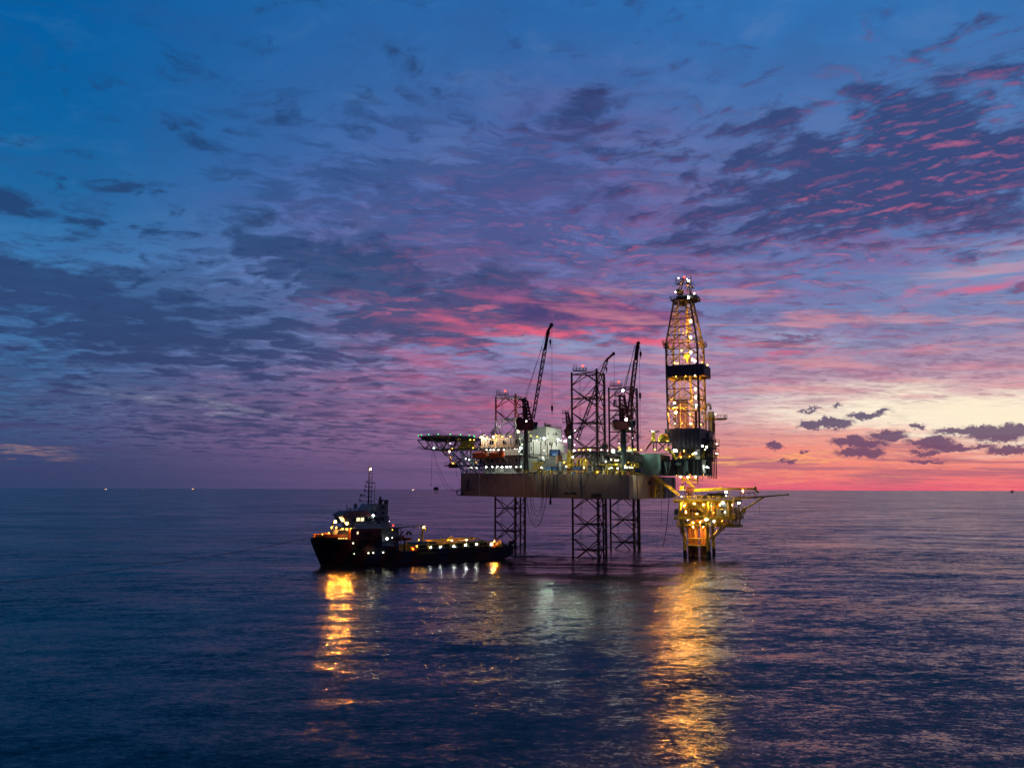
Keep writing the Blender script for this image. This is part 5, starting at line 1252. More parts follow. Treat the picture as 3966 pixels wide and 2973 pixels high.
# well conductors
for (u, v0, mt) in [(478+i*19, 955, orange2) for i in range(8)]+[(665+i*16, 955, orange2) for i in range(7)]:
    s_ = 1.5 if (u//3) % 2 else -2.5
    a = RIG.S(zF(u, v0), s_); b = RIG.S(zF(u, 1270), s_); e = Vector((b.x, b.y, -3)); m = MB(); m.use(orange2).bar(a, b, .36, 8); m.use(rust).bar(b, e, .42, 8); m.build('conductor', orange2, wp)
wb('conductor_guide', rust, ft(462, 1), ft(620, 1), -4, 3, fz(500, 1238, 1).z-.3, fz(500, 1238, 1).z)
wb('conductor_guide', rust, ft(655, 1), ft(765, 1), -4, 3, fz(500, 1238, 1).z-.3, fz(500, 1238, 1).z)
for (u0, u1) in ((470, 612), (662, 755)):
    m = MB(); a = RIG.S(zF(u0, 960), -3.6); b = RIG.S(zF(u1, 960), -3.6); ta_, tb_ = RIG.local(a)[0], RIG.local(b)[0]; RIG.box(m, ta_, tb_, -4.4, -3.6, -3, ZL-.4); m.build('conductor_shroud', rust, wp)
# side braces
for (u0, v0, u1, v1, r) in ((800, 1140, 1110, 852, .30), (858, 1138, 1062, 938, .30), (872, 950, 1042, 815, .26), (340, 820, 372, 950, .3), (1165, 800, 1640, 500, .32), (1200, 525, 1240, 525, .1)):
    m = MB(); m.bar(RIG.S(zF(u0, v0), 5), RIG.S(zF(u1, v1), 6), r, 8); m.build('diagonal_brace', yel2, wp)
m = MB(); m.path([RIG.S(zF(u, v), 6) for u, v in ((575, 985), (582, 1003), (1025, 1008), (1025, 950))], .16, 6); m.path([RIG.S(zF(u, v), 6) for u, v in ((300, 870), (300, 965), (575, 975))], .14, 6); m.build('drain_pipe', yel2, wp)
m = MB(); latt(m, RIG.S(zF(330, 975), 6), RIG.S(zF(348, 1075), 6), RIG.S(zF(368, 975), 6), RIG.S(zF(385, 1075), 6), 4, .08); m.bar(RIG.S(zF(345, 1075), 6), RIG.S(zF(398, 1170), 5.6), .1, 5); m.build('boat_ladder', orange2, wp)
m = MB(); latt(m, RIG.S(zF(288, 865), 7), RIG.S(zF(288, 968), 7), RIG.S(zF(318, 865), 7), RIG.S(zF(318, 968), 7), 4, .08); m.build('ladder', yellow, wp)
# columns between decks
for u in (325, 750, 1105):
    m = MB(); m.beam(RIG.W(ft(u), FS-.5, ZM), RIG.W(ft(u), FS-.5, ZT-.75), .62, .62); m.build('column', yel2, wp)
for (t, s) in ((tL+1, BK+1), ((tL+tR)/2, BK+1), (tR-1, BK+1), (tR-.6, FS-1)):
    MB().beam(RIG.W(t, s, ZL), RIG.W(t, s, ZT-.75), .5, .5).build('column', yel2, wp)
for u in (375, 540, 790, 940, 1180): MB().beam(RIG.W(ft(u), FS-.8, ZL), RIG.W(ft(u), FS-.8, ZM-.85), .22, .22).build('hanger', yel2, wp)
# mezzanine
wb('mezzanine', yel2, ft(345), ft(700), -4, FS-1, fz(500, 668).z-.2, fz(500, 668).z)
MB().rail([RIG.W(ft(345), FS-1, fz(500, 668).z), RIG.W(ft(700), FS-1, fz(500, 668).z)], 1.1, .06, 1.2).build('railing', yellow, wp)
# process equipment: pipes, vessels, valves on each level
random.seed(11)
for (zlo, zhi, a, b, n, mats) in ((ZM, ZT-.8, tL+1.5, tR-1, 54, (yel2, yellow, orange2, white, yel2, rust)), (ZL, ZM-.9, ft(330), ft(1150), 34, (yel2, orange2, white, orange2))):
    for i in range(n):
        t = random.uniform(a, b); s = random.uniform(1, FS-1.4); mt = mats[i % len(mats)]; m = MB(); H_ = zhi-zlo
        k = i % 5
        if k == 0: m.bar(RIG.W(t, s, zlo), RIG.W(t, s, zhi), random.uniform(.1, .28), 6)
        elif k == 1:
            zz = zlo+H_*random.uniform(.2, .95); L = random.uniform(1.5, 5); m.bar(RIG.W(t, s, zz), RIG.W(min(b, t+L), s, zz), random.uniform(.09, .22), 6); m.bar(RIG.W(t, s, zz), RIG.W(t, s, zlo), .12, 6)
        elif k == 2: h = random.uniform(.9, 2.2); m.bar(RIG.W(t, s, zlo), RIG.W(t, s, zlo+h), random.uniform(.3, .6), 10); m.ball(RIG.W(t, s, zlo+h), .4)
        elif k == 3:
            zz = zlo+random.uniform(.8, H_*.8); m.bar(RIG.W(t, s, zlo), RIG.W(t, s, zz), .12, 6); m.bar(RIG.W(t-.02, s+.25, zz), RIG.W(t, s-.25, zz), .4, 8); m.ball(RIG.W(t, s, zz+.4), .28)
        else: w_ = random.uniform(.5, 1.5); h = random.uniform(.8, 2.0); RIG.box(m, t, min(b, t+w_), s-.8, s, zlo, zlo+h); m.bar(RIG.W(t+.2, s-.3, zlo+h), RIG.W(t+.2, s-.3, zlo+h+.7), .1, 5)
        m.build(['riser_pipe', 'pipe_run', 'vessel', 'valve', 'control_panel'][k], mt, wp)
# back wall of pipework: long headers
for k in range(7):
    zz = ZM+.7+.95*k
    if zz < ZT-1: MB().bar(RIG.W(tL+1, -3-.3*(k % 2), zz), RIG.W(tR-1, -3-.3*(k % 2), zz), .22, 6).build('pipe_header', [yel2, orange2, yellow][k % 3], wp)
wb('blast_wall', yel2, tL+1, tR-3, -5.4, -5.1, ZM, ZT-.76); wb('blast_wall', yel2, ft(470), ft(900), -5.4, -5.1, ZL, ZM-.86)
def pf(u0, v0, u1, v1, s, d, name, mat, par=wp): return RIG.pbox(MB(), zF, u0, v0, u1, v1, s, d).build(name, mat, par)
pf(960, 578, 1065, 655, 7.2, 2.5, 'white_vessel', white); pf(905, 685, 1080, 802, 7.3, 3, 'equipment_house', paint('cream_panel', (.62, .58, .34), .5)); pf(975, 702, 1032, 800, 7.35, .1, 'door', dark)
pf(1170, 668, 1222, 760, 7.6, 2.5, 'cabinet', wood); pf(248, 688, 305, 778, 8.3, 2.0, 'battery_box', dark); pf(398, 860, 482, 912, 7.4, 1.5, 'control_box', dark); pf(800, 598, 870, 620, 7.4, .6, 'cable_tray', white)
pf(470, 690, 640, 740, 4, 2, 'skid', dark); pf(664, 905, 722, 945, 7.4, 1.0, 'battery_box', dark); pf(760, 440, 880, 520, 4, 3, 'power_pack', dark); pf(905, 428, 1025, 520, 3, 3, 'power_pack', dark)
pf(600, 470, 760, 520, 3, 3, 'power_pack', dark); pf(560, 470, 700, 478, 6, 1.4, 'deck_shelf', yel2)
MB().bar(fz(865, 878, 6.8), fz(865, 878, 5.8), .75, 14).build('vessel_end', white, wp)
# right hand annex with stairs
for (u0, v0, u1, v1) in ((1210, 785, 1232, 940), (1292, 745, 1258, 938), (1235, 790, 1180, 940)): MB().bar(fz(u0, v0, 6), fz(u1, v1, 6), .2, 6).build('annex_post', orange2, wp)
wb('annex_deck', yel2, ft(1165), ft(1310), 1, 7, fz(1240, 748).z-.25, fz(1240, 748).z); wb('annex_deck', yel2, ft(1185), ft(1262), 1, 7, ZL-.3, ZL)
MB().rail([RIG.W(ft(1185), 7, fz(1240, 748).z), RIG.W(ft(1310), 7, fz(1240, 748).z), RIG.W(ft(1310), 1, fz(1240, 748).z)], 2.0, .1, 1.1).build('railing', yellow, wp)
MB().rail([RIG.W(ft(1180), 7, ZL), RIG.W(ft(1262), 7, ZL)], 1.6, .09, 1.1).build('railing', yellow, wp)
m = MB(); m.path([fz(1308, 745, 6), fz(1302, 605, 6), fz(1285, 598, 6)], .09, 5); m.build('lamp_post', yellow, wp)
# vent boom reaching out to the right
m = MB(); m.bar(fz(1190, 525, 4), fz(1640, 492, 4), .32, 8); m.bar(fz(1640, 492, 4), fz(2015, 460, 4), .28, 8, .22); m.bar(fz(2015, 460, 4), fz(2042, 454, 4), .34, 8, .1); m.build('vent_boom', yel2, wp)
m = MB(); m.bar(fz(1230, 500, 4.6), fz(1640, 492, 4.6), .12, 5)
for (u, v) in ((1270, 445), (1330, 445), (1410, 440), (1490, 430)): m.bar(fz(u, v, 4.6), fz(u+8, 515, 4.6), .13, 5)
m.beam(fz(1262, 442, 4.6), fz(1505, 427, 4.6), 1.6, .28); m.build('boom_rack', rust, wp)
m = MB(); m.path([fz(1520, 515, 4.6), fz(1530, 450, 4.6), fz(1568, 575, 4.6), fz(1575, 760, 4.6)], .05, 4); m.build('hanging_line', dark, wp)
# platform lamps
for (u, v, s, r, mt, sx, sz) in ((1055, 420, 6, .4, L_WS, 2.0, .9), (1055, 480, 6, .3, L_W, 1, 1), (1320, 406, 6, .28, L_DER, 1.3, 1), (610, 558, 7.2, .26, L_WS, 1.6, .8), (820, 570, 7.2, .2, L_W, 1.8, .7), (1003, 580, 7.6, .36, L_WS, 2.2, .7), (1083, 563, 7.2, .24, L_W, 1.3, .8), (620, 685, 7.6, .26, L_WS, 2, .8), (745, 850, 8.2, .42, L_WS, 2.2, .8), (455, 858, 7.4, .16, L_W, 2.4, .7), (865, 876, 7, .5, L_W, 1, 1),
        (1255, 592, 6.4, .34, L_WS, 2.0, 1), (1035, 735, 7.45, .3, L_W, 1.2, 1.4), (995, 870, 7, .22, L_S, 1, 1), (360, 490, 7, .3, L_W, 1, 1), (390, 385, 6, .3, L_W, .7, 1.2), (445, 455, 6, .18, L_Y, 1, 1), (345, 615, 7.6, .18, L_Y, 1, 1), (405, 630, 5, .36, L_DER, 1, 1), (430, 720, 5, .3, L_S, 1, 1.4), (560, 600, 4.5, .3, L_DER, 1, 1), (860, 740, 5, .2, L_S, 1, 1), (700, 620, 5, .3, L_DER, 1, 1), (960, 620, 4, .3, L_DER, 1, 1), (1150, 620, 5, .3, L_DER, 1, 1), (540, 900, 4, .28, L_DER, 1, 1), (650, 890, 4, .28, L_DER, 1, 1), (950, 905, 5, .2, L_S, 1, 1), (540, 965, 3, .2, L_DER, 1, 1), (700, 965, 3, .2, L_DER, 1, 1), (350, 940, 5, .14, L_S, 1, 1), (430, 740, 2, .3, L_DER, 1, 1), (600, 760, 5, .22, L_DER, 1, 1)):
    lamp(RIG.S(zF(u, v), s), r*(.72 if mt in (L_DER, L_S) else .9), mt, wp, 'flood_light', sx, sz)
for t in (tL+3, tL+8, tL+13, tL+18): spot(RIG.W(t, 6.6, ZT-1.3), RIG.W(t, -2, ZM+1), 1500, (1, .78, .20), 150, wp, .08, L_W)  # hidden spots added to make the yellow steel look lit
for t in (tL+5, tL+10, tL+15): spot(RIG.W(t, 6.0, ZM-1.3), RIG.W(t, -2, ZL), 800, (1, .76, .20), 150, wp, .08, L_W)  # added the same way under the middle deck, out of sight
for t in (tL+6, tL+10, tL+15): spot(RIG.W(t, 5.6, ZL-.7), RIG.W(t+.5, 0, 3), 1100, (1, .66, .22), 140, wp, .08, L_S)

# platform crane
pc_ = thing('platform_crane', 'yellow box boom crane with red base on top of the wellhead platform', 'crane', fz(480, 525, 5))
m = MB(); a = fz(480, 525, 5); b = fz(480, 350, 5); m.bar(a, b, .9, 10, .75); m.build('kingpost', redp, pc_)
m = MB(); RIG.pbox(m, zF, 430, 372, 545, 425, 6, 3); m.build('slew_house', redp, pc_); m = MB(); RIG.pbox(m, zF, 330, 330, 395, 385, 6.4, 2); m.build('cab', yellow, pc_)
m = MB(); RIG.pbox(m, zF, 320, 388, 420, 398, 6.6, 2.6); m.build('cab_platform', yellow, pc_)
m = MB()
for k in range(5): m.bar(fz(425+k*30, 330, 6), fz(420+k*32, 500, 6), .1, 4); m.bar(fz(420, 345+k*36, 6), fz(555, 350+k*36, 6), .1, 4)
m.build('ladder_frame', rust, pc_)
m = MB(); m.beam(fz(545, 395, 5.5), fz(985, 372, 5.5), .9, 1.1); m.beam(fz(985, 372, 5.5), fz(1500, 372, 5.5), .8, .75); m.build('boom', yellow, pc_)
m = MB(); m.ball(fz(985, 366, 5.5), .62); m.ball(fz(1505, 360, 5.5), .65); m.beam(fz(1500, 368, 5.5), fz(1558, 432, 5.5), .7, .7); m.build('boom_head', yellow, pc_)
m = MB(); m.bar(fz(1520, 400, 5.5), fz(1518, 520, 5.5), .05, 4); m.bar(fz(1518, 505, 5.5), fz(1518, 545, 5.5), .2, 6, .08); m.build('hook_line', dark, pc_)
m = MB(); m.bar(fz(1108, 528, 6.5), fz(1108, 388, 6.5), .16, 6); m.build('boom_rest', yellow, pc_)
# writing on the boom: dark lettering too small to read, as in the photograph
m = MB()
for k, w_ in enumerate((9, 6, 9, 5, 9, 7, 8, 9, 5, 8, 9, 6, 9)):
    u = 745+k*13.5; RIG.pbox(m, zF, u, 379, u+w_, 392, 5.5+.5, .06)
for k, w_ in enumerate((8, 9, 7, 9, 8, 6)): RIG.pbox(m, zF, 622+k*14, 386, 622+k*14+w_, 397, 5.5+.5, .06)
m.build('boom_lettering', dark, pc_)
for u in (903, 1105, 1310): MB().bar(fz(u, 362, 5.5), fz(u, 335, 5.5), .05, 4).build('aerial', dark, pc_)
# riser handling arm hanging under the cantilever
ra = thing('riser_arm', 'yellow folding arm with pulleys hanging below the drilling floor', 'arm', fz(480, 350, 3))
def rr(name, mat, r, *pts): return MB().path([fz(u, v, 3) for u, v in pts], r, 7).build(name, mat, ra)
rr('upright', yellow, .26, (370, 168), (372, 290)); rr('upright', yellow, .16, (490, 168), (490, 220)); rr('upright', dark, .3, (612, 168), (612, 290))
rr('upper_arm', yellow, .34, (385, 215), (610, 232)); rr('upper_arm', yellow, .22, (395, 240), (615, 280)); rr('lower_arm', yellow, .5, (440, 250), (560, 352)); rr('knuckle', yellow, .4, (375, 225), (400, 215))
MB().bar(fz(383, 225, 3.8), fz(383, 225, 2.6), .62, 10).build('pulley', yellow, ra)
rr('cable', dark, .06, (570, 320), (600, 290), (668, 500)); rr('cable', dark, .07, (640, 290), (665, 400), (685, 500)); rr('cable', dark, .05, (350, 295), (400, 300), (430, 270))
rr('cable', dark, .05, (630, 180), (645, 255), (680, 255), (698, 180)); rr('cable', dark, .05, (640, 180), (655, 235), (680, 240), (690, 180))
for (u0, v0, u1, v1) in ((297, 170, 297, 400), (375, 290, 375, 420), (418, 290, 412, 470), (560, 360, 600, 500)): rr('wire', dark, .04, (u0, v0), (u1, v1))
for (u, v) in ((375, 310), (420, 290), (565, 310)): MB().ball(fz(u, v, 3), .3).build('shackle', dark, ra)
# gangway from the rig down to the platform
gw = thing('gangway', 'yellow lattice gangway sloping from the rig down to the platform', 'gangway', fz(330, 490, 9.5))
def rung(name, u0, v0, u1, v1, w, mat, s=9.5):
    m = MB(); a = fz(u0, v0, s); b = fz(u1, v1, s); up = Vector((0, 0, .9)); 
    for sy in (0, 1.6):
        o = RIG.b*sy; m.bar(a+o, b+o, .11, 5); m.bar(a+o+up, b+o+up, .1, 5)
        for k in range(14):
            p = a.lerp(b, k/14)+o; q = a.lerp(b, (k+1)/14)+o; m.bar(p, q+up, .07, 4); m.bar(q, q+up, .07, 4)
    m.beam(a+RIG.b*.8, b+RIG.b*.8, 1.5, .12); return m.build(name, mat, gw)
rung('span', -70, 175, 330, 485, 1, yellow)
m = MB(); m.beam(fz(415, 525, 8.6), fz(782, 800, 8.6), .9, .5); m.rail([fz(415, 525, 9.1), fz(782, 800, 9.1)], 1.1, .07, 1.2); m.build('stair_flight', yel2, gw)

# ================================================================== SUPPLY VESSEL
SF = Frame((-2.7, 297.4), (-.857, -.515), (.515, -.857))
ship = thing('supply_vessel', 'dark red and blue supply vessel with a tall forward bridge and long lit cargo deck', 'ship', SF.W(36, 0, 0))
SW = SF.W
def sb(name, mat, a, b, c, d, e, f, par=ship): return SF.box(MB(), a, b, c, d, e, f).build(name, mat, par)
def hullpaint():
    m = bpy.data.materials.new('ship_hull_paint'); m.use_nodes = True; nt = m.node_tree; nt.nodes.clear()
    geo = nt.nodes.new('ShaderNodeNewGeometry'); sp = nt.nodes.new('ShaderNodeSeparateXYZ'); nt.links.new(geo.outputs['Position'], sp.inputs[0])
    x, y, z = (E(nt, sp.outputs[i]) for i in range(3))
    l = (x+2.7)*(-.857)+(y-297.4)*(-.515)+z*.62           # raked bands
    n = E(nt, noise(nt, vec(nt, x*.5, y*.5, z*.15), 1.0, 5, .6).outputs[0])
    def band(a, b): return (l-a).sm(0, .12)*(1.0-(l-b).sm(0, .12))
    red = band(63.8, 68)+band(57.6, 61)+band(46.2, 48.5)+band(51.5, 53.0)+band(37.8, 41.4)+band(25.5, 28.5)+band(12.0, 17.5)
    blu = band(53, 57.6)+band(41.4, 46.2)+band(28.5, 33)+band(2, 9)
    c = mixc(nt, red.clamp(), (22, 22, 26), (84, 20, 18)); c = mixc(nt, blu.clamp(), c, (22, 34, 60)); c = mixc(nt, (n.sm(.45, .65)*.4), c, (40, 26, 20))
    c = mixc(nt, 1.0-z.sm(.5, .7), c, (60, 18, 14))
    b = nt.nodes.new('ShaderNodeBsdfPrincipled'); nt.links.new(c, b.inputs['Base Color']); b.inputs['Roughness'].default_value = .45
    out = nt.nodes.new('ShaderNodeOutputMaterial'); nt.links.new(b.outputs[0], out.inputs[0]); return m
HP_ = hullpaint()
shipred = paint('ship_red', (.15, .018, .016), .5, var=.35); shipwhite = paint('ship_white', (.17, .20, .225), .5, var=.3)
deckgreen = paint('ship_deck_green', (.06, .08, .07), .8, var=.6); hullblack = paint('ship_black', (.018, .018, .022), .5, var=.3)
def lerp_tab(tab, x):
    for i in range(len(tab)-1):
        if x <= tab[i+1][0]:
            a, b = tab[i], tab[i+1]; k = (x-a[0])/(b[0]-a[0]); return a[1]+(b[1]-a[1])*k
    return tab[-1][1]
HBD = [(0, 7.2), (2, 8.2), (50, 8.2), (56, 7.9), (61, 6.9), (65, 5.4), (69, 3.4), (71.5, 1.7), (73, .25)]     # half breadth at the rail
HBW = [(0, 6.2), (3, 8.0), (46, 8.0), (52, 7.0), (58, 5.0), (63, 2.9), (67, 1.1), (69, .10), (73, .02)]      # at the water
SHR = [(0, 4.6), (44, 4.3), (47.5, 5.0), (47.9, 6.1), (51.6, 6.1), (51.8, 9.6), (62, 9.5), (68, 9.5), (73, 9.2)]
def zkeel(l): return -2.0 if l > 12 else -2.0+(12-l)/12*2.9
def zstem(l): return -2 if l < 68.5 else -2+(l-68.5)/4.5*10.0
st_ = [0, 1, 2, 5, 10, 16, 24, 32, 40, 44, 47.5, 47.9, 51.6, 51.8, 54, 57, 60, 62.5, 65, 67, 68.6, 69.6, 70.6, 71.6, 72.4, 73]
m = MB(); pts = []; NR = 6
for l in st_:
    zt_ = lerp_tab(SHR, l); hb = lerp_tab(HBD, l); hw = lerp_tab(HBW, l); zk = max(zkeel(l), zstem(l)) if l > 68.5 else zkeel(l)
    if l > 68.5: hw = .12
    ring = []
    for j in range(NR):
        k = j/(NR-1); z_ = zk+(zt_-zk)*k; kk = max(0, min(1, (z_-0)/(max(zt_, .1))))
        w_ = hw+(hb-hw)*(kk**1.3)
        if j == 0: w_ *= .75
        ring.append((w_, z_))
    pts += [SW(l, w_, z_) for w_, z_ in ring]+[SW(l, -w_, z_) for w_, z_ in ring[::-1]]
n = 2*NR; k = len(st_)
fs = [(i*n+j, (i+1)*n+j, (i+1)*n+(j+1) % n, i*n+(j+1) % n) for i in range(k-1) for j in range(n) if j != NR-1]+[tuple(range(n)), tuple(range(k*n-1, (k-1)*n-1, -1))]
m.poly(pts, fs); shull = m.build('hull', HP_, ship)
# decks
def deck(l0, l1, zz, ins, name, mat):
    ls = [l0+(l1-l0)*i/12 for i in range(13)]; a = [SW(l, lerp_tab(HBD, l)-ins, zz) for l in ls]; b = [SW(l, -lerp_tab(HBD, l)+ins, zz) for l in ls][::-1]
    p = a+b; q = [v-Vector((0, 0, .2)) for v in p]; N = len(p)
    MB().poly(q+p, [tuple(range(N-1, -1, -1)), tuple(range(N, 2*N))]+[(i, (i+1) % N, N+(i+1) % N, N+i) for i in range(N)]).build(name, mat, ship)
deck(.3, 47.6, 3.6, .35, 'cargo_deck', deckgreen); deck(47.9, 51.7, 5.6, .3, 'mid_deck', deckgreen); deck(51.9, 71.8, 8.6, .3, 'forecastle_deck', deckgreen)
# bulwark of the bow
m = MB(); ls = [60+i*1.0 for i in range(13)]; prev = None
for sg in (1, -1):
    m = MB()
    for i in range(len(ls)-1):
        a, b = ls[i], ls[i+1]; ha, hb_ = lerp_tab(HBD, a), lerp_tab(HBD, b); za = 9.4+.9*min(1, (a-60)/5); zb_ = 9.4+.9*min(1, (b-60)/5)
        p = [SW(a, sg*ha, 9.3), SW(b, sg*hb_, 9.3), SW(b, sg*(hb_+.1), zb_), SW(a, sg*(ha+.1), za)]; ins = [SW(a, sg*max(0, ha-.14), 9.3), SW(b, sg*max(0, hb_-.14), 9.3), SW(b, sg*max(0, hb_-.04), zb_), SW(a, sg*max(0, ha-.04), za)]
        m.hexa([p[0], p[1], ins[1], ins[0], p[3], p[2], ins[2], ins[3]])
    m.build('bow_bulwark', orange2, shull)
# rubbing strake, portholes, scuttles, tyre fenders
m = MB()
for i in range(24):
    a = 1+i*2; b = a+2; m.beam(SW(a, lerp_tab(HBD, a)+.08, 3.3), SW(b, lerp_tab(HBD, b)+.08, 3.3), .3, .4)
m.build('rubbing_strake', hullblack, shull)
def sE_(u, v, w=8.3): return SF.S(zE(u, v), w)
for (u, v) in ((545, 860), (660, 760), (700, 845), (585, 965), (855, 945), (895, 1010)):
    p = sE_(u, v, 8.2); m = MB(); n_ = 12
    for i in range(n_):
        a = 2*math.pi*i/n_; b = 2*math.pi*(i+1)/n_; m.bar(p+SF.a*math.cos(a)*.85+Vector((0, 0, math.sin(a)*.85)), p+SF.a*math.cos(b)*.85+Vector((0, 0, math.sin(b)*.85)), .26, 6)
    m.build('tyre_fender', black, shull)
for (u, v) in ((493, 849), (649, 950), (698, 948), (800, 943), (503, 957)):
    p = sE_(u, v, 8.1 if u > 600 else 7.4); m = MB(); m.bar(p+SF.b*.0, p+SF.b*.25, .17 if u != 503 else .1, 8); m.build('porthole', glow('porthole_light', (1, .93, .6), 7), shull)
for (u, v, w_) in ((190, 800, 16), (212, 800, 12), (234, 801, 12), (350, 800, 16), (372, 801, 12), (396, 800, 14), (425, 801, 18)):
    p = SF.local(sE_(u, v, 6)); sl = lerp_tab(HBD, p[0]); q = SF.S(zE(u, v), max(1, sl-.05)); m = MB(); m.beam(q-SF.a*w_*.014, q+SF.a*w_*.014, .5, .28); m.build('scuttle_light', glow('scuttle', (1, .55, .12), 2.2), shull)
for i, (u0, u1) in enumerate(((285, 300), (304, 318), (322, 330), (334, 350), (354, 368), (374, 380), (384, 398), (402, 416), (420, 436), (440, 456), (460, 470))):
    p = SF.local(sE_((u0+u1)/2, 786, 6)); sl = lerp_tab(HBD, p[0]); q = SF.S(zE((u0+u1)/2, 786), sl+.12); MB().beam(q-SF.a*(u1-u0)*.018, q+SF.a*(u1-u0)*.018, .05, .32).build('name_lettering', shipwhite, shull)
for u in range(1150, 1310, 22): 
    a = sE_(u, 962, 8.45); b = sE_(u+16, 935, 8.45); MB().bar(a, b, .1, 4).build('hull_stripe', yellow, shull)
for u in (1340, 1385, 1520, 1650, 1780, 1450): 
    a = sE_(u, 942 if u < 1500 else 935, 8.4); MB().beam(a-SF.a*.6, a+SF.a*.6, .2, .12).build('freeing_port', shipwhite, shull)
# ---- superstructure
hs = sb('forward_house', shipred, 51.9, 62.4, -7.2, 7.9, 8.6, 12.0)
sb('house_top_rail', shipwhite, 44.2, 62.4, -7.2, 7.95, 12.0, 12.25, hs)
# lower house forward taper
m = MB(); m.hexa([SW(62.4, -5.8, 8.6), SW(66.4, -3.6, 8.6), SW(66.4, 3.6, 8.6), SW(62.4, 5.8, 8.6), SW(62.4, -5.8, 11.6), SW(65.0, -3.8, 11.6), SW(65.0, 3.8, 11.6), SW(62.4, 5.8, 11.6)]); m.build('house_front', shipwhite, hs)
sb('recess_wall', shipwhite, 44.6, 51.85, -7, 5.6, 5.62, 11.98, hs)
for t in (44.8, 48.2): MB().bar(SW(t, 7.7, 5.6), SW(t, 7.7, 12), .14, 6).build('stanchion', shipwhite, hs)
m = MB()
for (t, z_) in ((50.6, 5.7), (49.0, 5.7), (50.5, 6.9), (47.9, 5.7)): m.bar(SW(t-.7, 7.1, z_+.5), SW(t+.7, 7.1, z_+.5), .5, 10)
m.build('winch_drum', shipblue, ship)
MB().rail([SW(44, 7.9, 5.7), SW(51.6, 7.9, 5.7)], 1.1, .06, 1.4).build('railing', shipwhite, ship)
MB().rail([SW(44.4, 7.9, 12.25), SW(51.5, 7.9, 12.25)], 1.1, .06, 1.4).build('railing', shipwhite, ship)
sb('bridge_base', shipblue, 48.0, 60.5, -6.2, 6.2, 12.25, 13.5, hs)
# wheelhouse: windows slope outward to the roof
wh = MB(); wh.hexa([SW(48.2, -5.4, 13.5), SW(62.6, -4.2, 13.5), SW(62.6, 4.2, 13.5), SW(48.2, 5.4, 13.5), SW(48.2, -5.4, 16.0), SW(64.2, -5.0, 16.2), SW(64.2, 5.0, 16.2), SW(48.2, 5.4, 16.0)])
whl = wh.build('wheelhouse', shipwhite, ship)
def wpanel(l0, l1, z0, z1, mat, name='window'):
    w0 = 4.2+(62.6-l0)/14.4*1.2; w1 = 4.2+(62.6-l1)/14.4*1.2; k0 = .0; up = (z1-13.5)/2.6
    a, b = SW(l0, w0+.28*((z0-13.5)/2.6)+.12, z0), SW(l1, w1+.28*((z0-13.5)/2.6)+.12, z0); c, d = SW(l1, w1+.6*up*(l1-48)/16+.14, z1), SW(l0, w0+.6*up*(l0-48)/16+.14, z1)
    o = SF.b*-.08; MB().hexa([a+o, b+o, b, a, d+o, c+o, c, d]).build(name, mat, whl)
for i, l in enumerate((62.1, 60.8, 59.4, 58.0, 56.6, 55.2, 53.6)): wpanel(l-1.05, l, 14.45, 15.55, L_WIN if i in (2, 3) else glass)
# front windows
for i in range(5):
    w0 = -3.8+i*1.6; a, b, c, d = SW(63.0, w0, 14.2), SW(63.0, w0+1.3, 14.2), SW(63.95, w0+1.3, 15.7), SW(63.95, w0, 15.7); o = SF.a*.12
    MB().hexa([a+o*.4, b+o*.4, b+o*2, a+o*2, d+o*.4, c+o*.4, c+o*2, d+o*2]).build('window', L_WIN if i > 2 else glass, whl)
sb('door', dark, 51.4, 52.6, 5.38, 5.48, 13.5, 15.6, whl)
for l in (50.2, 54.0): sb('window', glass, l, l+.9, 5.4, 5.47, 14.5, 15.5, whl)
m = MB(); m.hexa([SW(54.4, -5.6, 16.05), SW(64.6, -5.4, 16.25), SW(64.6, 5.4, 16.25), SW(54.4, 5.6, 16.05), SW(55.4, -4.2, 17.7), SW(62.6, -3.8, 17.7), SW(62.6, 3.8, 17.7), SW(55.4, 4.2, 17.7)]); rf = m.build('roof', shipred, whl)
MB().rail([SW(62.4, 3.7, 17.7), SW(56, 4.1, 17.7)], 1.0, .06, 1.2).build('railing', shipwhite, rf)
for i in range(6): 
    a = sE_(385+i*15, 553, 5.2); MB().beam(a-SF.a*.16, a+SF.a*.16, .05, .36).build('name_lettering', shipwhite, rf)
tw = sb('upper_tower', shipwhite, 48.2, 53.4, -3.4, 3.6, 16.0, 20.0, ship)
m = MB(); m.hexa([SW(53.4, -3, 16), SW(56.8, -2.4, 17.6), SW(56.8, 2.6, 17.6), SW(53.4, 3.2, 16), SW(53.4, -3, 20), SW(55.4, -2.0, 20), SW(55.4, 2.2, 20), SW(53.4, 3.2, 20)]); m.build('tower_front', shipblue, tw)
sb('vent_louvre', dark, 49.2, 50.4, 3.6, 3.66, 18.2, 19.5, tw)
for l in (49.3, 52.0): sb('window', glass, l, l+.8, 3.6, 3.65, 16.6, 17.4, tw)
m = MB(); m.bar(SW(48.3, -2.6, 12.3), SW(48.3, -2.6, 21), .7, 10); m.bar(SW(48.3, 2.6, 16), SW(48.3, 2.6, 21), .7, 10); m.build('funnel', dark, ship)
m = MB(); m.beam(SW(47.6, 2.4, 21.0), SW(50.8, 2.4, 21.2), 1.6, .5); m.bar(SW(50.2, 2, 20), SW(50.2, 2, 22.1), .35, 8); m.ball(SW(50.2, 2, 22.1), .4); m.build('fire_monitor', dark, ship)
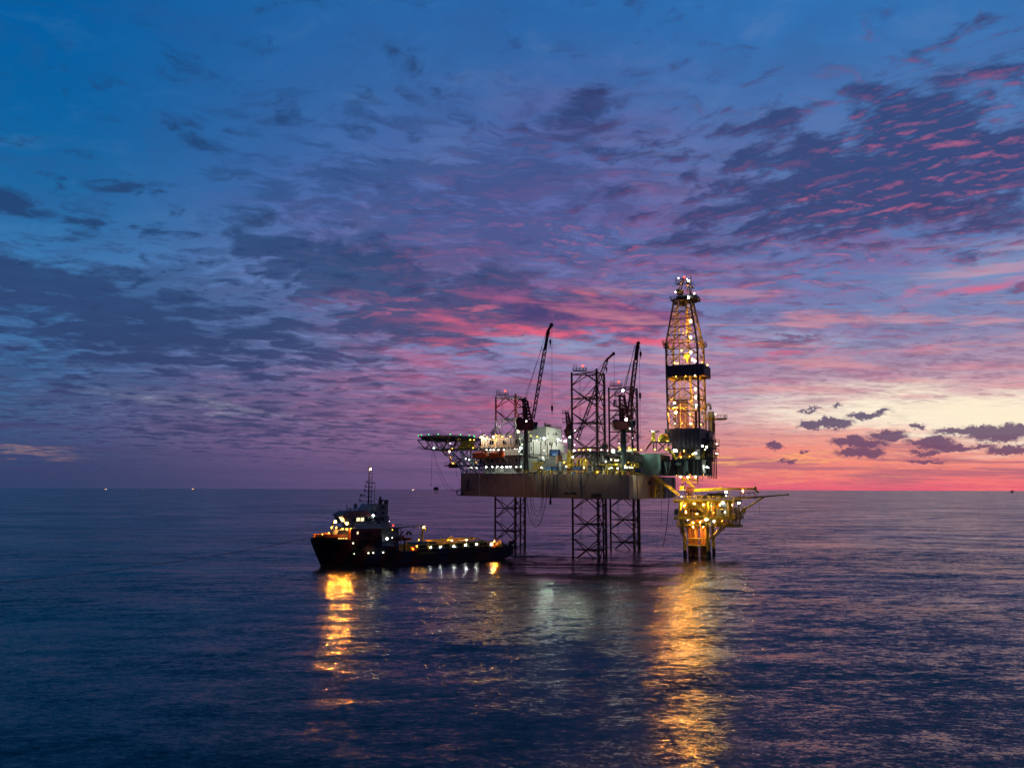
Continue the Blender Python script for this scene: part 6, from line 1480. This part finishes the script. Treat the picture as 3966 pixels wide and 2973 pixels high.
# mast
ma = MB(); ma.bar(SW(53.8, .4, 20), SW(53.8, .4, 32.2), .26, 8, .13); ma.bar(SW(52.7, .4, 20), SW(52.7, .4, 31.6), .09, 5)
for z_ in [20.5+.55*i for i in range(20)]: ma.bar(SW(53.7, .4, z_), SW(52.7, .4, z_), .05, 4)
mast = ma.build('mast', dark, ship)
for (z_, a, b, w_) in ((22.4, 56.8, 53, 1.2), (24.2, 55.4, 52, .7), (25.6, 55.2, 52.4, .7), (27.0, 54.8, 51.6, .6), (20.9, 57.0, 52, 1.5)):
    m = MB(); m.beam(SW(a, .4, z_), SW(b, .4, z_), w_, .16); m.bar(SW(a, .4, z_), SW(a, .4, z_+1.1), .07, 4); m.ball(SW(a-.4, .4, z_+.4), .26); m.build('mast_yard', dark, mast)
m = MB(); m.bar(SW(51.6, .4, 20), SW(51.6, .4, 27.2), .08, 4); m.bar(SW(51.6, .4, 27.2), SW(53.7, .4, 27.0), .07, 4); m.bar(SW(53.9, .4, 32.2), SW(53.9, .4, 33.6), .05, 4); m.bar(SW(53.4, .4, 31.8), SW(53.4, .4, 33.2), .05, 4); m.build('aerial', dark, mast)
MB().beam(SW(56.9, .4, 23.0), SW(55.0, .4, 22.9), .25, .25).build('radar_scanner', dark, mast)
for (u, v, r) in ((520, 468, .72), (463, 492, .3), (432, 470, .18)):
    p = SF.S(zE(u, v), 1.5); m = MB(); m.ball(p, r, 1.15, 10, 6); m.bar(p, Vector((p.x, p.y, 17.6)), .14, 6); m.build('radome', shipwhite, rf, True)
for (u, v) in ((432, 455), (570, 480), (555, 500), (450, 505), (590, 470)):
    p = SF.S(zE(u, v), 2.5); MB().bar(p, Vector((p.x, p.y, 17.6)), .1, 5).build('aerial', shipwhite, rf)
# foredeck gear
m = MB()
for w_ in (-1.6, 1.6): m.bar(SW(67.2, w_-.7, 9.6), SW(67.2, w_+.7, 9.6), .85, 12); m.bar(SW(67.2, w_-.8, 9.6), SW(67.2, w_-.7, 9.6), 1.15, 12)
m.build('anchor_winch', orange2, ship)
for (l, w_, h) in ((69.6, 0, 1.1), (65.8, 3.2, 1.2), (68.3, 1.8, .9), (66.3, -2.6, 1.3)): m = MB(); m.bar(SW(l, w_, 8.6), SW(l, w_, 8.6+h), .28, 8); m.bar(SW(l, w_-.4, 8.6+h*.8), SW(l, w_+.4, 8.6+h*.8), .12, 5); m.build('bollard', orange2, ship)
m = MB(); m.bar(SW(66.0, 1.0, 8.6), SW(66.0, 1.0, 13.5), .13, 6); m.bar(SW(66.0, 1.0, 11.8), SW(67.4, 1.0, 11.8), .08, 4); m.build('lamp_mast', shipwhite, ship)
m = MB(); p = SF.S(zE(290, 650), 2); m.bar(SW(67.0, 2, 8.6), Vector((p.x, p.y, p.z)), .14, 6); m.ball(p, .5); m.build('searchlight_post', dark, ship)
# main deck: cargo rails both sides with arches and lit bays
for i, u in enumerate((1075, 1275, 1480, 1615, 1815, 1998)):
    l = SF.local(sE_(u, 880, 7.9))[0]; MB().path([SW(l, 7.9, 3.6), SW(l, 7.9, 6.2+.03*i), SW(l, 6.6, 6.7), SW(l, 6.6, 3.6)], .22, 6).build('rail_arch', yellow, ship)
lA = SF.local(sE_(1075, 880, 7.9))[0]; lB = SF.local(sE_(1998, 850, 7.9))[0]
m = MB(); m.bar(SW(lA, 7.9, 6.25), SW(lB, 7.9, 6.35), .2, 6); m.bar(SW(lA, 7.9, 5.1), SW(lB, 7.9, 5.1), .1, 5); m.build('side_rail', yellow, ship)
edges = [1160, 1240, 1310, 1355, 1412, 1500, 1548, 1625, 1668, 1738, 1782, 1880, 1930]
for i in range(0, len(edges), 2):
    if i+1 < len(edges):
        a = SF.local(sE_(edges[i], 880, 7.6))[0]; b = SF.local(sE_(edges[i+1], 880, 7.6))[0]; sb('bulwark_panel', dark, min(a, b), max(a, b), 7.3, 7.6, 3.6, 6.1)
sb('inner_rail_wall', dark, lB, lA-3, 6.1, 6.3, 3.6, 5.6)
m = MB(); m.beam(SW(36.6, -6.9, 6.2), SW(30, -6.9, 6.3), .8, .5); m.beam(SW(30, -6.9, 6.3), SW(9.2, -6.9, 6.8), .9, .9); m.beam(SW(20.5, -6.9, 6.7), SW(18.7, -6.9, 7.6), .7, .5); m.beam(SW(18.7, -6.9, 7.6), SW(18, -6.9, 7.5), .7, .4); m.beam(SW(9.2, -6.9, 6.9), SW(4, -6.9, 5.4), .7, .4)
m.build('cargo_rail', yellow, ship)
sb('far_bulwark', yellow, 4, 40, -7.6, -7.3, 3.6, 5.7)
for u in (1400, 1590, 1610): 
    p = SF.S(zE(u, 815), -6.9 if u != 1610 else 6.5); m = MB(); m.path([p-SF.a*.3+Vector((0, 0, -.8)), p-SF.a*.3+Vector((0, 0, .9)), p+SF.a*.3+Vector((0, 0, .9)), p+SF.a*.3+Vector((0, 0, -.8))], .09, 5); m.build('hoop', shipwhite, ship)
# stern roller, tow pins
m = MB(); m.bar(SW(.2, -4, 4.2), SW(.2, 4, 4.2), .8, 12); m.build('stern_roller', hullblack, ship)
for w_ in (-3, 3): MB().bar(SW(2.5, w_, 3.6), SW(2.5, w_, 5.8), .3, 8).build('tow_pin', dark, ship)
m = MB(); m.beam(SW(2.6, 7.2, 4.6), SW(.2, 6.9, 6.0), .3, 1.2); m.ball(SW(1.6, 7, 6), .6); m.build('stern_bulwark', dark, ship)
# deck crane near the boat
m = MB(); p = SF.S(zE(1195, 822), 0); q = SF.S(zE(1205, 680), 0); b_ = Vector((p.x, p.y, 3.6)); m.bar(b_, q, .34, 8)
m.bar(SF.S(zE(1195, 750), 0), b_+SF.a*1.6+Vector((0, 0, 2)), .12, 5); m.bar(SF.S(zE(1195, 770), 0), b_-SF.a*1.6+Vector((0, 0, 2)), .12, 5); m.path([SF.S(zE(1172, 825), 0), SF.S(zE(1178, 740), 0), SF.S(zE(1195, 738), 0)], .1, 5)
cr_ = m.build('crane_post', yellow, ship)
m = MB(); m.beam(SF.S(zE(945, 692), 2), SF.S(zE(1185, 674), 0), .6, .45); m.build('crane_jib', shipblue, cr_)
m = MB(); q = SF.S(zE(1235, 668), 0); m.beam(SF.S(zE(1185, 668), 0), q, .5, .35); m.bar(q, SF.S(zE(1236, 735), 0), .05, 4); m.ball(SF.S(zE(1235, 712), 0), .38, 1.6); m.build('hook_block', yellow, cr_)
MB().bar(SF.S(zE(1105, 690), 1), SF.S(zE(1120, 698), 1), .18, 5).build('jib_clamp', dark, cr_)
# ship lamps
for (u, v, w_, r, mt, sx) in ((275, 687, 2.4, .2, L_S, 1.4), (322, 692, 3, .22, L_S, 1.2), (388, 703, 4.5, .22, L_S, 1.2), (430, 708, 4.8, .22, L_S, 1.2), (245, 745, 1, .14, L_S, 1), (180, 758, 1, .12, L_S, 1), (410, 740, 3.5, .14, L_S, 1),
        (700, 567, 5.8, .36, L_WS, 1.3), (840, 803, 6.4, .48, L_W, 1.5), (893, 793, 7.6, .16, L_W, 1), (1215, 685, .4, .22, L_DER, 1), (895, 712, 6.5, .18, L_Y, 1), (862, 625, 3, .12, L_W, 1), (1005, 735, 3, .14, L_W, 1), (1118, 698, 1, .12, L_S, 1), (980, 712, 2, .12, L_S, 1),
        (1105, 905, 7.0, .20, L_S, 1.4), (1145, 880, 6.8, .14, L_S, 2), (1175, 930, 7.0, .14, L_S, 1), (1205, 905, 6.5, .2, L_W, 1), (1285, 893, 7.0, .26, L_WS, 1.2), (1385, 886, 7.0, .30, L_WS, 1.2), (1522, 882, 7.0, .34, L_WS, 1.3), (1642, 868, 7.0, .30, L_WS, 1.3), (1752, 860, 7.0, .26, L_WS, 1.3), (1905, 862, 7.0, .24, L_WS, 1.4), (1935, 834, 6.8, .24, L_SS, 1), (1888, 873, 7.0, .14, L_W, 1),
        (1165, 816, -6.3, .15, L_S, 1), (1500, 822, -5.6, .2, L_DER, 1), (1300, 835, -5.6, .2, L_DER, 1), (1650, 815, -5.6, .2, L_DER, 1)):
    lamp(SF.S(zE(u, v), w_), r, mt, ship, 'flood_light', sx)
lamp(SF.S(zE(313, 632), 1.5), .36, L_SS, ship, face=SF.a*1.0+SF.b*.7-Vector((0, 0, .3)), shield=2.2)
lamp(SF.S(zE(430, 647), 7.0), .36, L_SS, ship, face=SF.b+SF.a*.35-Vector((0, 0, .25)), shield=2.2)
q_ = SF.S(zE(430, 647), 7.0); MB().bar(SW(62.0, 6.0, 12.2), q_-SF.b*.4, .1, 5).build('lamp_bracket', dark, ship)
lamp(SF.S(zE(672, 95), .8), .30, L_DER, ship, 'mast_light'); MB().ball(SF.S(zE(903, 668), 6.6), .28).build('side_light', L_R, ship)
sb('window', L_WIN, SF.local(sE_(548, 742, 7.9))[0], SF.local(sE_(548, 742, 7.9))[0]+.5, 7.9, 7.96, 10.4, 11.2, hs)
sb('window', glass, SF.local(sE_(605, 742, 7.9))[0], SF.local(sE_(605, 742, 7.9))[0]+.5, 7.9, 7.96, 10.4, 11.2, hs)

# rescue boat on its cradle
rbt = thing('rescue_boat', 'open red rescue boat on a cradle behind the ship bridge', 'boat', SF.S(zE(1000, 826), 7.6))
def ssec(l, hw, z0, z1, wc=6.4): return [SW(l, wc-hw*.4, z0), SW(l, wc+hw*.4, z0), SW(l, wc+hw, z1), SW(l, wc-hw, z1)]
lb0 = SF.local(SF.S(zE(1100, 800), 7.6))[0]; lb1 = SF.local(SF.S(zE(900, 795), 7.6))[0]; zb_ = SF.S(zE(1000, 826), 7.6).z; zt_ = SF.S(zE(1000, 797), 7.6).z
m = MB(); pts = []; prs = [(0, .9, .0), (.2, 1.15, -.0), (.6, 1.15, 0), (.85, .75, .25), (1, .08, .7)]
for f_, hw, up in prs: pts += ssec(lb0+(lb1-lb0)*f_, hw, zb_+up*.8, zt_+up*.4)
m.poly(pts, [(i*4+j, (i+1)*4+j, (i+1)*4+(j+1) % 4, i*4+(j+1) % 4) for i in range(4) for j in range(4)]+[(3, 2, 1, 0), (16, 17, 18, 19)]); m.build('boat_hull', redp, rbt)
m = MB(); SF.box(m, lb0+(lb1-lb0)*.38, lb0+(lb1-lb0)*.58, 5.8, 7, zt_, zt_+.9); m.build('console', orange, rbt)
m = MB(); q = [SW(lb0+(lb1-lb0)*.12+math.cos(a)*.75, 6.4, zt_+.9+math.sin(a)*1.1) for a in [math.pi*k/8 for k in range(9)]]
for sg in (-.7, .7): m.path([v+SF.b*sg for v in q], .16, 5)
m.path([q[4]-SF.b*.7, q[4]+SF.b*.7], .16, 5); m.poly([v-SF.b*.7 for v in q]+[v+SF.b*.7 for v in q], [(i, i+1, 10+i, 9+i) for i in range(8)]); m.build('self_righting_bag', wood, rbt)
m = MB(); lc = (lb0+lb1)/2
for d in (-1.2, 1.2): m.bar(SW(lc+d, 6.9, 3.7), SW(lc+d, 6.6, zb_), .2, 6); m.bar(SW(lc+d, 5.8, 3.7), SW(lc+d, 6.2, zb_), .2, 6)
m.build('cradle', dark, ship)
m = MB(); m.beam(SF.S(zE(962, 785), 6.4), SF.S(zE(1005, 728), 6.4), .35, .5); m.build('boat_davit', shipblue, ship)
# deck cargo
def scr(u0, v0, u1, v1, w, d, mat, label, cat='crate', name='deck_crate'):
    a, b, c, e = SF.face(zE, u0, v0, u1, v1, w); th = thing(name, label, cat, SW((a+b)/2, w-d/2, 3.6), 'cargo on the vessel deck'); c = 3.6
    SF.box(MB(), a+.06, b-.06, w-d+.06, w-.06, c+.05, e-.05).build('container_body', mat, th); m = MB(); r = .08
    for t in (a+r, b-r):
        for q in (w-r, w-d+r): m.bar(SW(t, q, c), SW(t, q, e), r, 4)
    for zz in (c+r, e-r): m.path([SW(a+r, w-r, zz), SW(b-r, w-r, zz), SW(b-r, w-d+r, zz), SW(a+r, w-d+r, zz), SW(a+r, w-r, zz)], r, 4)
    m.build('frame', grey, th); return th
scr(1085, 838, 1180, 870, 3.0, 3, blue, 'long blue container nearest the bridge on the ship deck', 'container', 'cargo_container')
scr(1190, 832, 1262, 866, 2.6, 3, shipblue, 'pale blue container in the middle of the ship deck', 'container', 'cargo_container')
scr(1290, 834, 1350, 862, 2.8, 2.6, dark, 'dark container behind the third lit bay of the ship', 'container', 'cargo_container')
scr(1085, 885, 1120, 935, 6.9, 1.2, orange, 'orange bin in the open side bay of the ship')
scr(1130, 895, 1158, 935, 6.9, 1.0, orange2, 'smaller orange bin, second in the open side bay')
scr(1195, 892, 1225, 935, 6.9, 1.0, shipwhite, 'pale locker in the open side bay of the ship')
scr(1365, 885, 1400, 918, 6.9, .8, blue, 'blue box in the second lit bay along the ship side')
scr(1890, 850, 1912, 886, 6.9, .8, blue, 'blue box in the last lit bay near the ship stern')
scr(1940, 850, 1975, 885, 7.0, 1.0, orange, 'orange cabinet under the sodium lamp at the ship stern', 'cabinet', 'deck_cabinet')
m = MB()
for (u, v) in ((905, 845), (925, 850), (940, 852)): p = SF.S(zE(u, v), 6.5); m = MB(); m.bar(Vector((p.x, p.y, 3.6)), Vector((p.x, p.y, p.z)), .32, 10); single(m, 'gas_cylinder', redp if u < 930 else blue, ['red drum standing left of the rescue boat', 'red drum between two others beside the rescue boat', 'blue drum under the rescue boat'][(905, 925, 940).index(u)], 'drum', 'drums beside the rescue boat')
m = MB(); p = sE_(985, 870, 7.9); m.bar(SW(43.5, 7.9, 4.3), SW(43.5, 7.9, 5.6), .5, 8)

# ================================================================== ROPES AND MOORING LINES
def line(pts, r, label, name='mooring_line', grp='mooring lines'): return single(MB().path(pts, r, 5), name, rope_m, label, 'rope', grp)
a = SW(72.9, .2, 9.1); b = atz((0, 2240), 1.0); d = (b-a); e = a+d*1.15; e.z = -.6
line([a.lerp(e, k/24)-Vector((0, 0, 1.2*4*(k/24)*(1-k/24)*1.3)) for k in range(25)], .07, 'long rope running left from the bow down into the sea')
a = SW(.5, 6, 4.6); b = at(zG(1075, 703), 303); c_ = at(zG(1335, 660), 300)
line(catn(a, b, .8, 10)+[c_], .09, 'rope from the ship stern to the nearest lattice leg')
b = at(zG(345, 735), 300); line([at(zG(345, 735), 300), at(zG(380, 728), 310), at(zG(415, 722), 331)], .16, 'short dark line behind the ship stern at the striped leg')
line([SW(.1, 6.5, 4.2)]+[at(zG(u, v), 292) for u, v in ((440, 858), (500, 852), (530, 820), (543, 760))], .08, 'looped line off the ship stern beside the striped leg')

# ================================================================== THINGS ON THE HORIZON
def far_rig(px, py, Y, k, label, boom=1):
    base = atz((px, 1900), 0); X = (px-1983)/FPX*Y; th = thing('distant_platform', label, 'platform', (X, Y, 0), 'platforms on the horizon')
    def L(x, y, z): return Vector((X+x*k, Y+y*k, z*k))
    m = MB()
    for dx in (-4, 4):
        for dy in (-4, 4): m.bar(L(dx, dy, -3), L(dx, dy, 11), .9*k, 6)
    m.build('leg', dark, th)
    m = MB(); m.hexa([L(-9, -6, 11), L(9, -6, 11), L(9, 6, 11), L(-9, 6, 11), L(-11, -7, 14), L(11, -7, 14), L(11, 7, 14), L(-11, 7, 14)]); m.hexa([L(-10, -6, 14.1), L(10, -6, 14.1), L(10, 6, 14.1), L(-10, 6, 14.1), L(-9, -6, 22), L(8, -6, 22), L(8, 6, 22), L(-9, 6, 22)]); m.build('topside', dark, th)
    m = MB(); m.beam(L(-6, 0, 24), L(18*boom, 0, 24.5), 1.5*k, 1.2*k); m.bar(L(-5, 0, 22), L(-5, 0, 26), 1*k, 6); m.build('crane_boom', dark, th)
    return th, L
Yf = 25*FPX/(1904-1891.5)*.9
far_rig(1693, 1900, 5200, 1.65, 'small dark platform on the horizon left of the big rig')
far_rig(3904, 1906, 7000, 1.15, 'tiny dark platform on the horizon at the far right')
def far_lit(px, Y, k, label, lights, ship_=True):
    X = (px-1983)/FPX*Y; th = thing('distant_vessel' if ship_ else 'distant_platform', label, 'ship' if ship_ else 'platform', (X, Y, 0), 'lit vessels on the horizon')
    def L(x, z): return Vector((X+x*k, Y, z*k))
    m = MB(); a = [L(-14, 0), L(12, 0), L(15, 5), L(-14, 5)]; o = Vector((0, 8*k, 0)); m.hexa([a[0], a[1], a[1]+o, a[0]+o, a[3], a[2], a[2]+o, a[3]+o]); m.build('hull', dark, th)
    m = MB(); a = [L(2, 5), L(9, 5), L(9, 13), L(2, 13)]; m.hexa([a[0], a[1], a[1]+o, a[0]+o, a[3], a[2], a[2]+o, a[3]+o]); m.bar(L(5, 13), L(5, 22), .5*k, 5); m.build('deckhouse', grey, th)
    for (x, z, r, mt) in lights: MB().ball(L(x, z)-Vector((0, 1.5*k, 0)), r*k).build('deck_light', mt, th)
F_O = glow('far_lamp_orange', (1.0, .50, .16), 2.2); F_W = glow('far_lamp_white', (1.0, .93, .75), 2.0); F_R = glow('far_lamp_red', (1, .15, .12), 2.0)
far_lit(8, 9000, 1.2, 'bright orange light of a vessel at the left edge of the horizon', ((0, 17, 5.5, F_O),))
far_lit(425, 11000, 1.2, 'faint pair of orange lights on the far left horizon', ((-6, 8, 3.6, F_O), (7, 9, 4, F_W)))
far_lit(570, 13000, 1.0, 'faintest light on the left horizon', ((0, 8, 2.4, F_O),))
far_lit(760, 11000, 1.4, 'orange light on the horizon midway between frame edge and ship', ((0, 13, 4.4, F_O), (8, 8, 2.6, F_R), (-8, 7, 2.4, F_W)))
far_lit(1605, 10000, 1.3, 'white and red lights on the horizon left of the small dark platform', ((-5, 9, 4.2, F_W), (9, 14, 3.6, F_R), (2, 12, 2.5, F_W)))
far_lit(3510, 13000, 1.0, 'faint pale light under the sunset glow on the right horizon', ((0, 12, 3.4, F_W),), False)
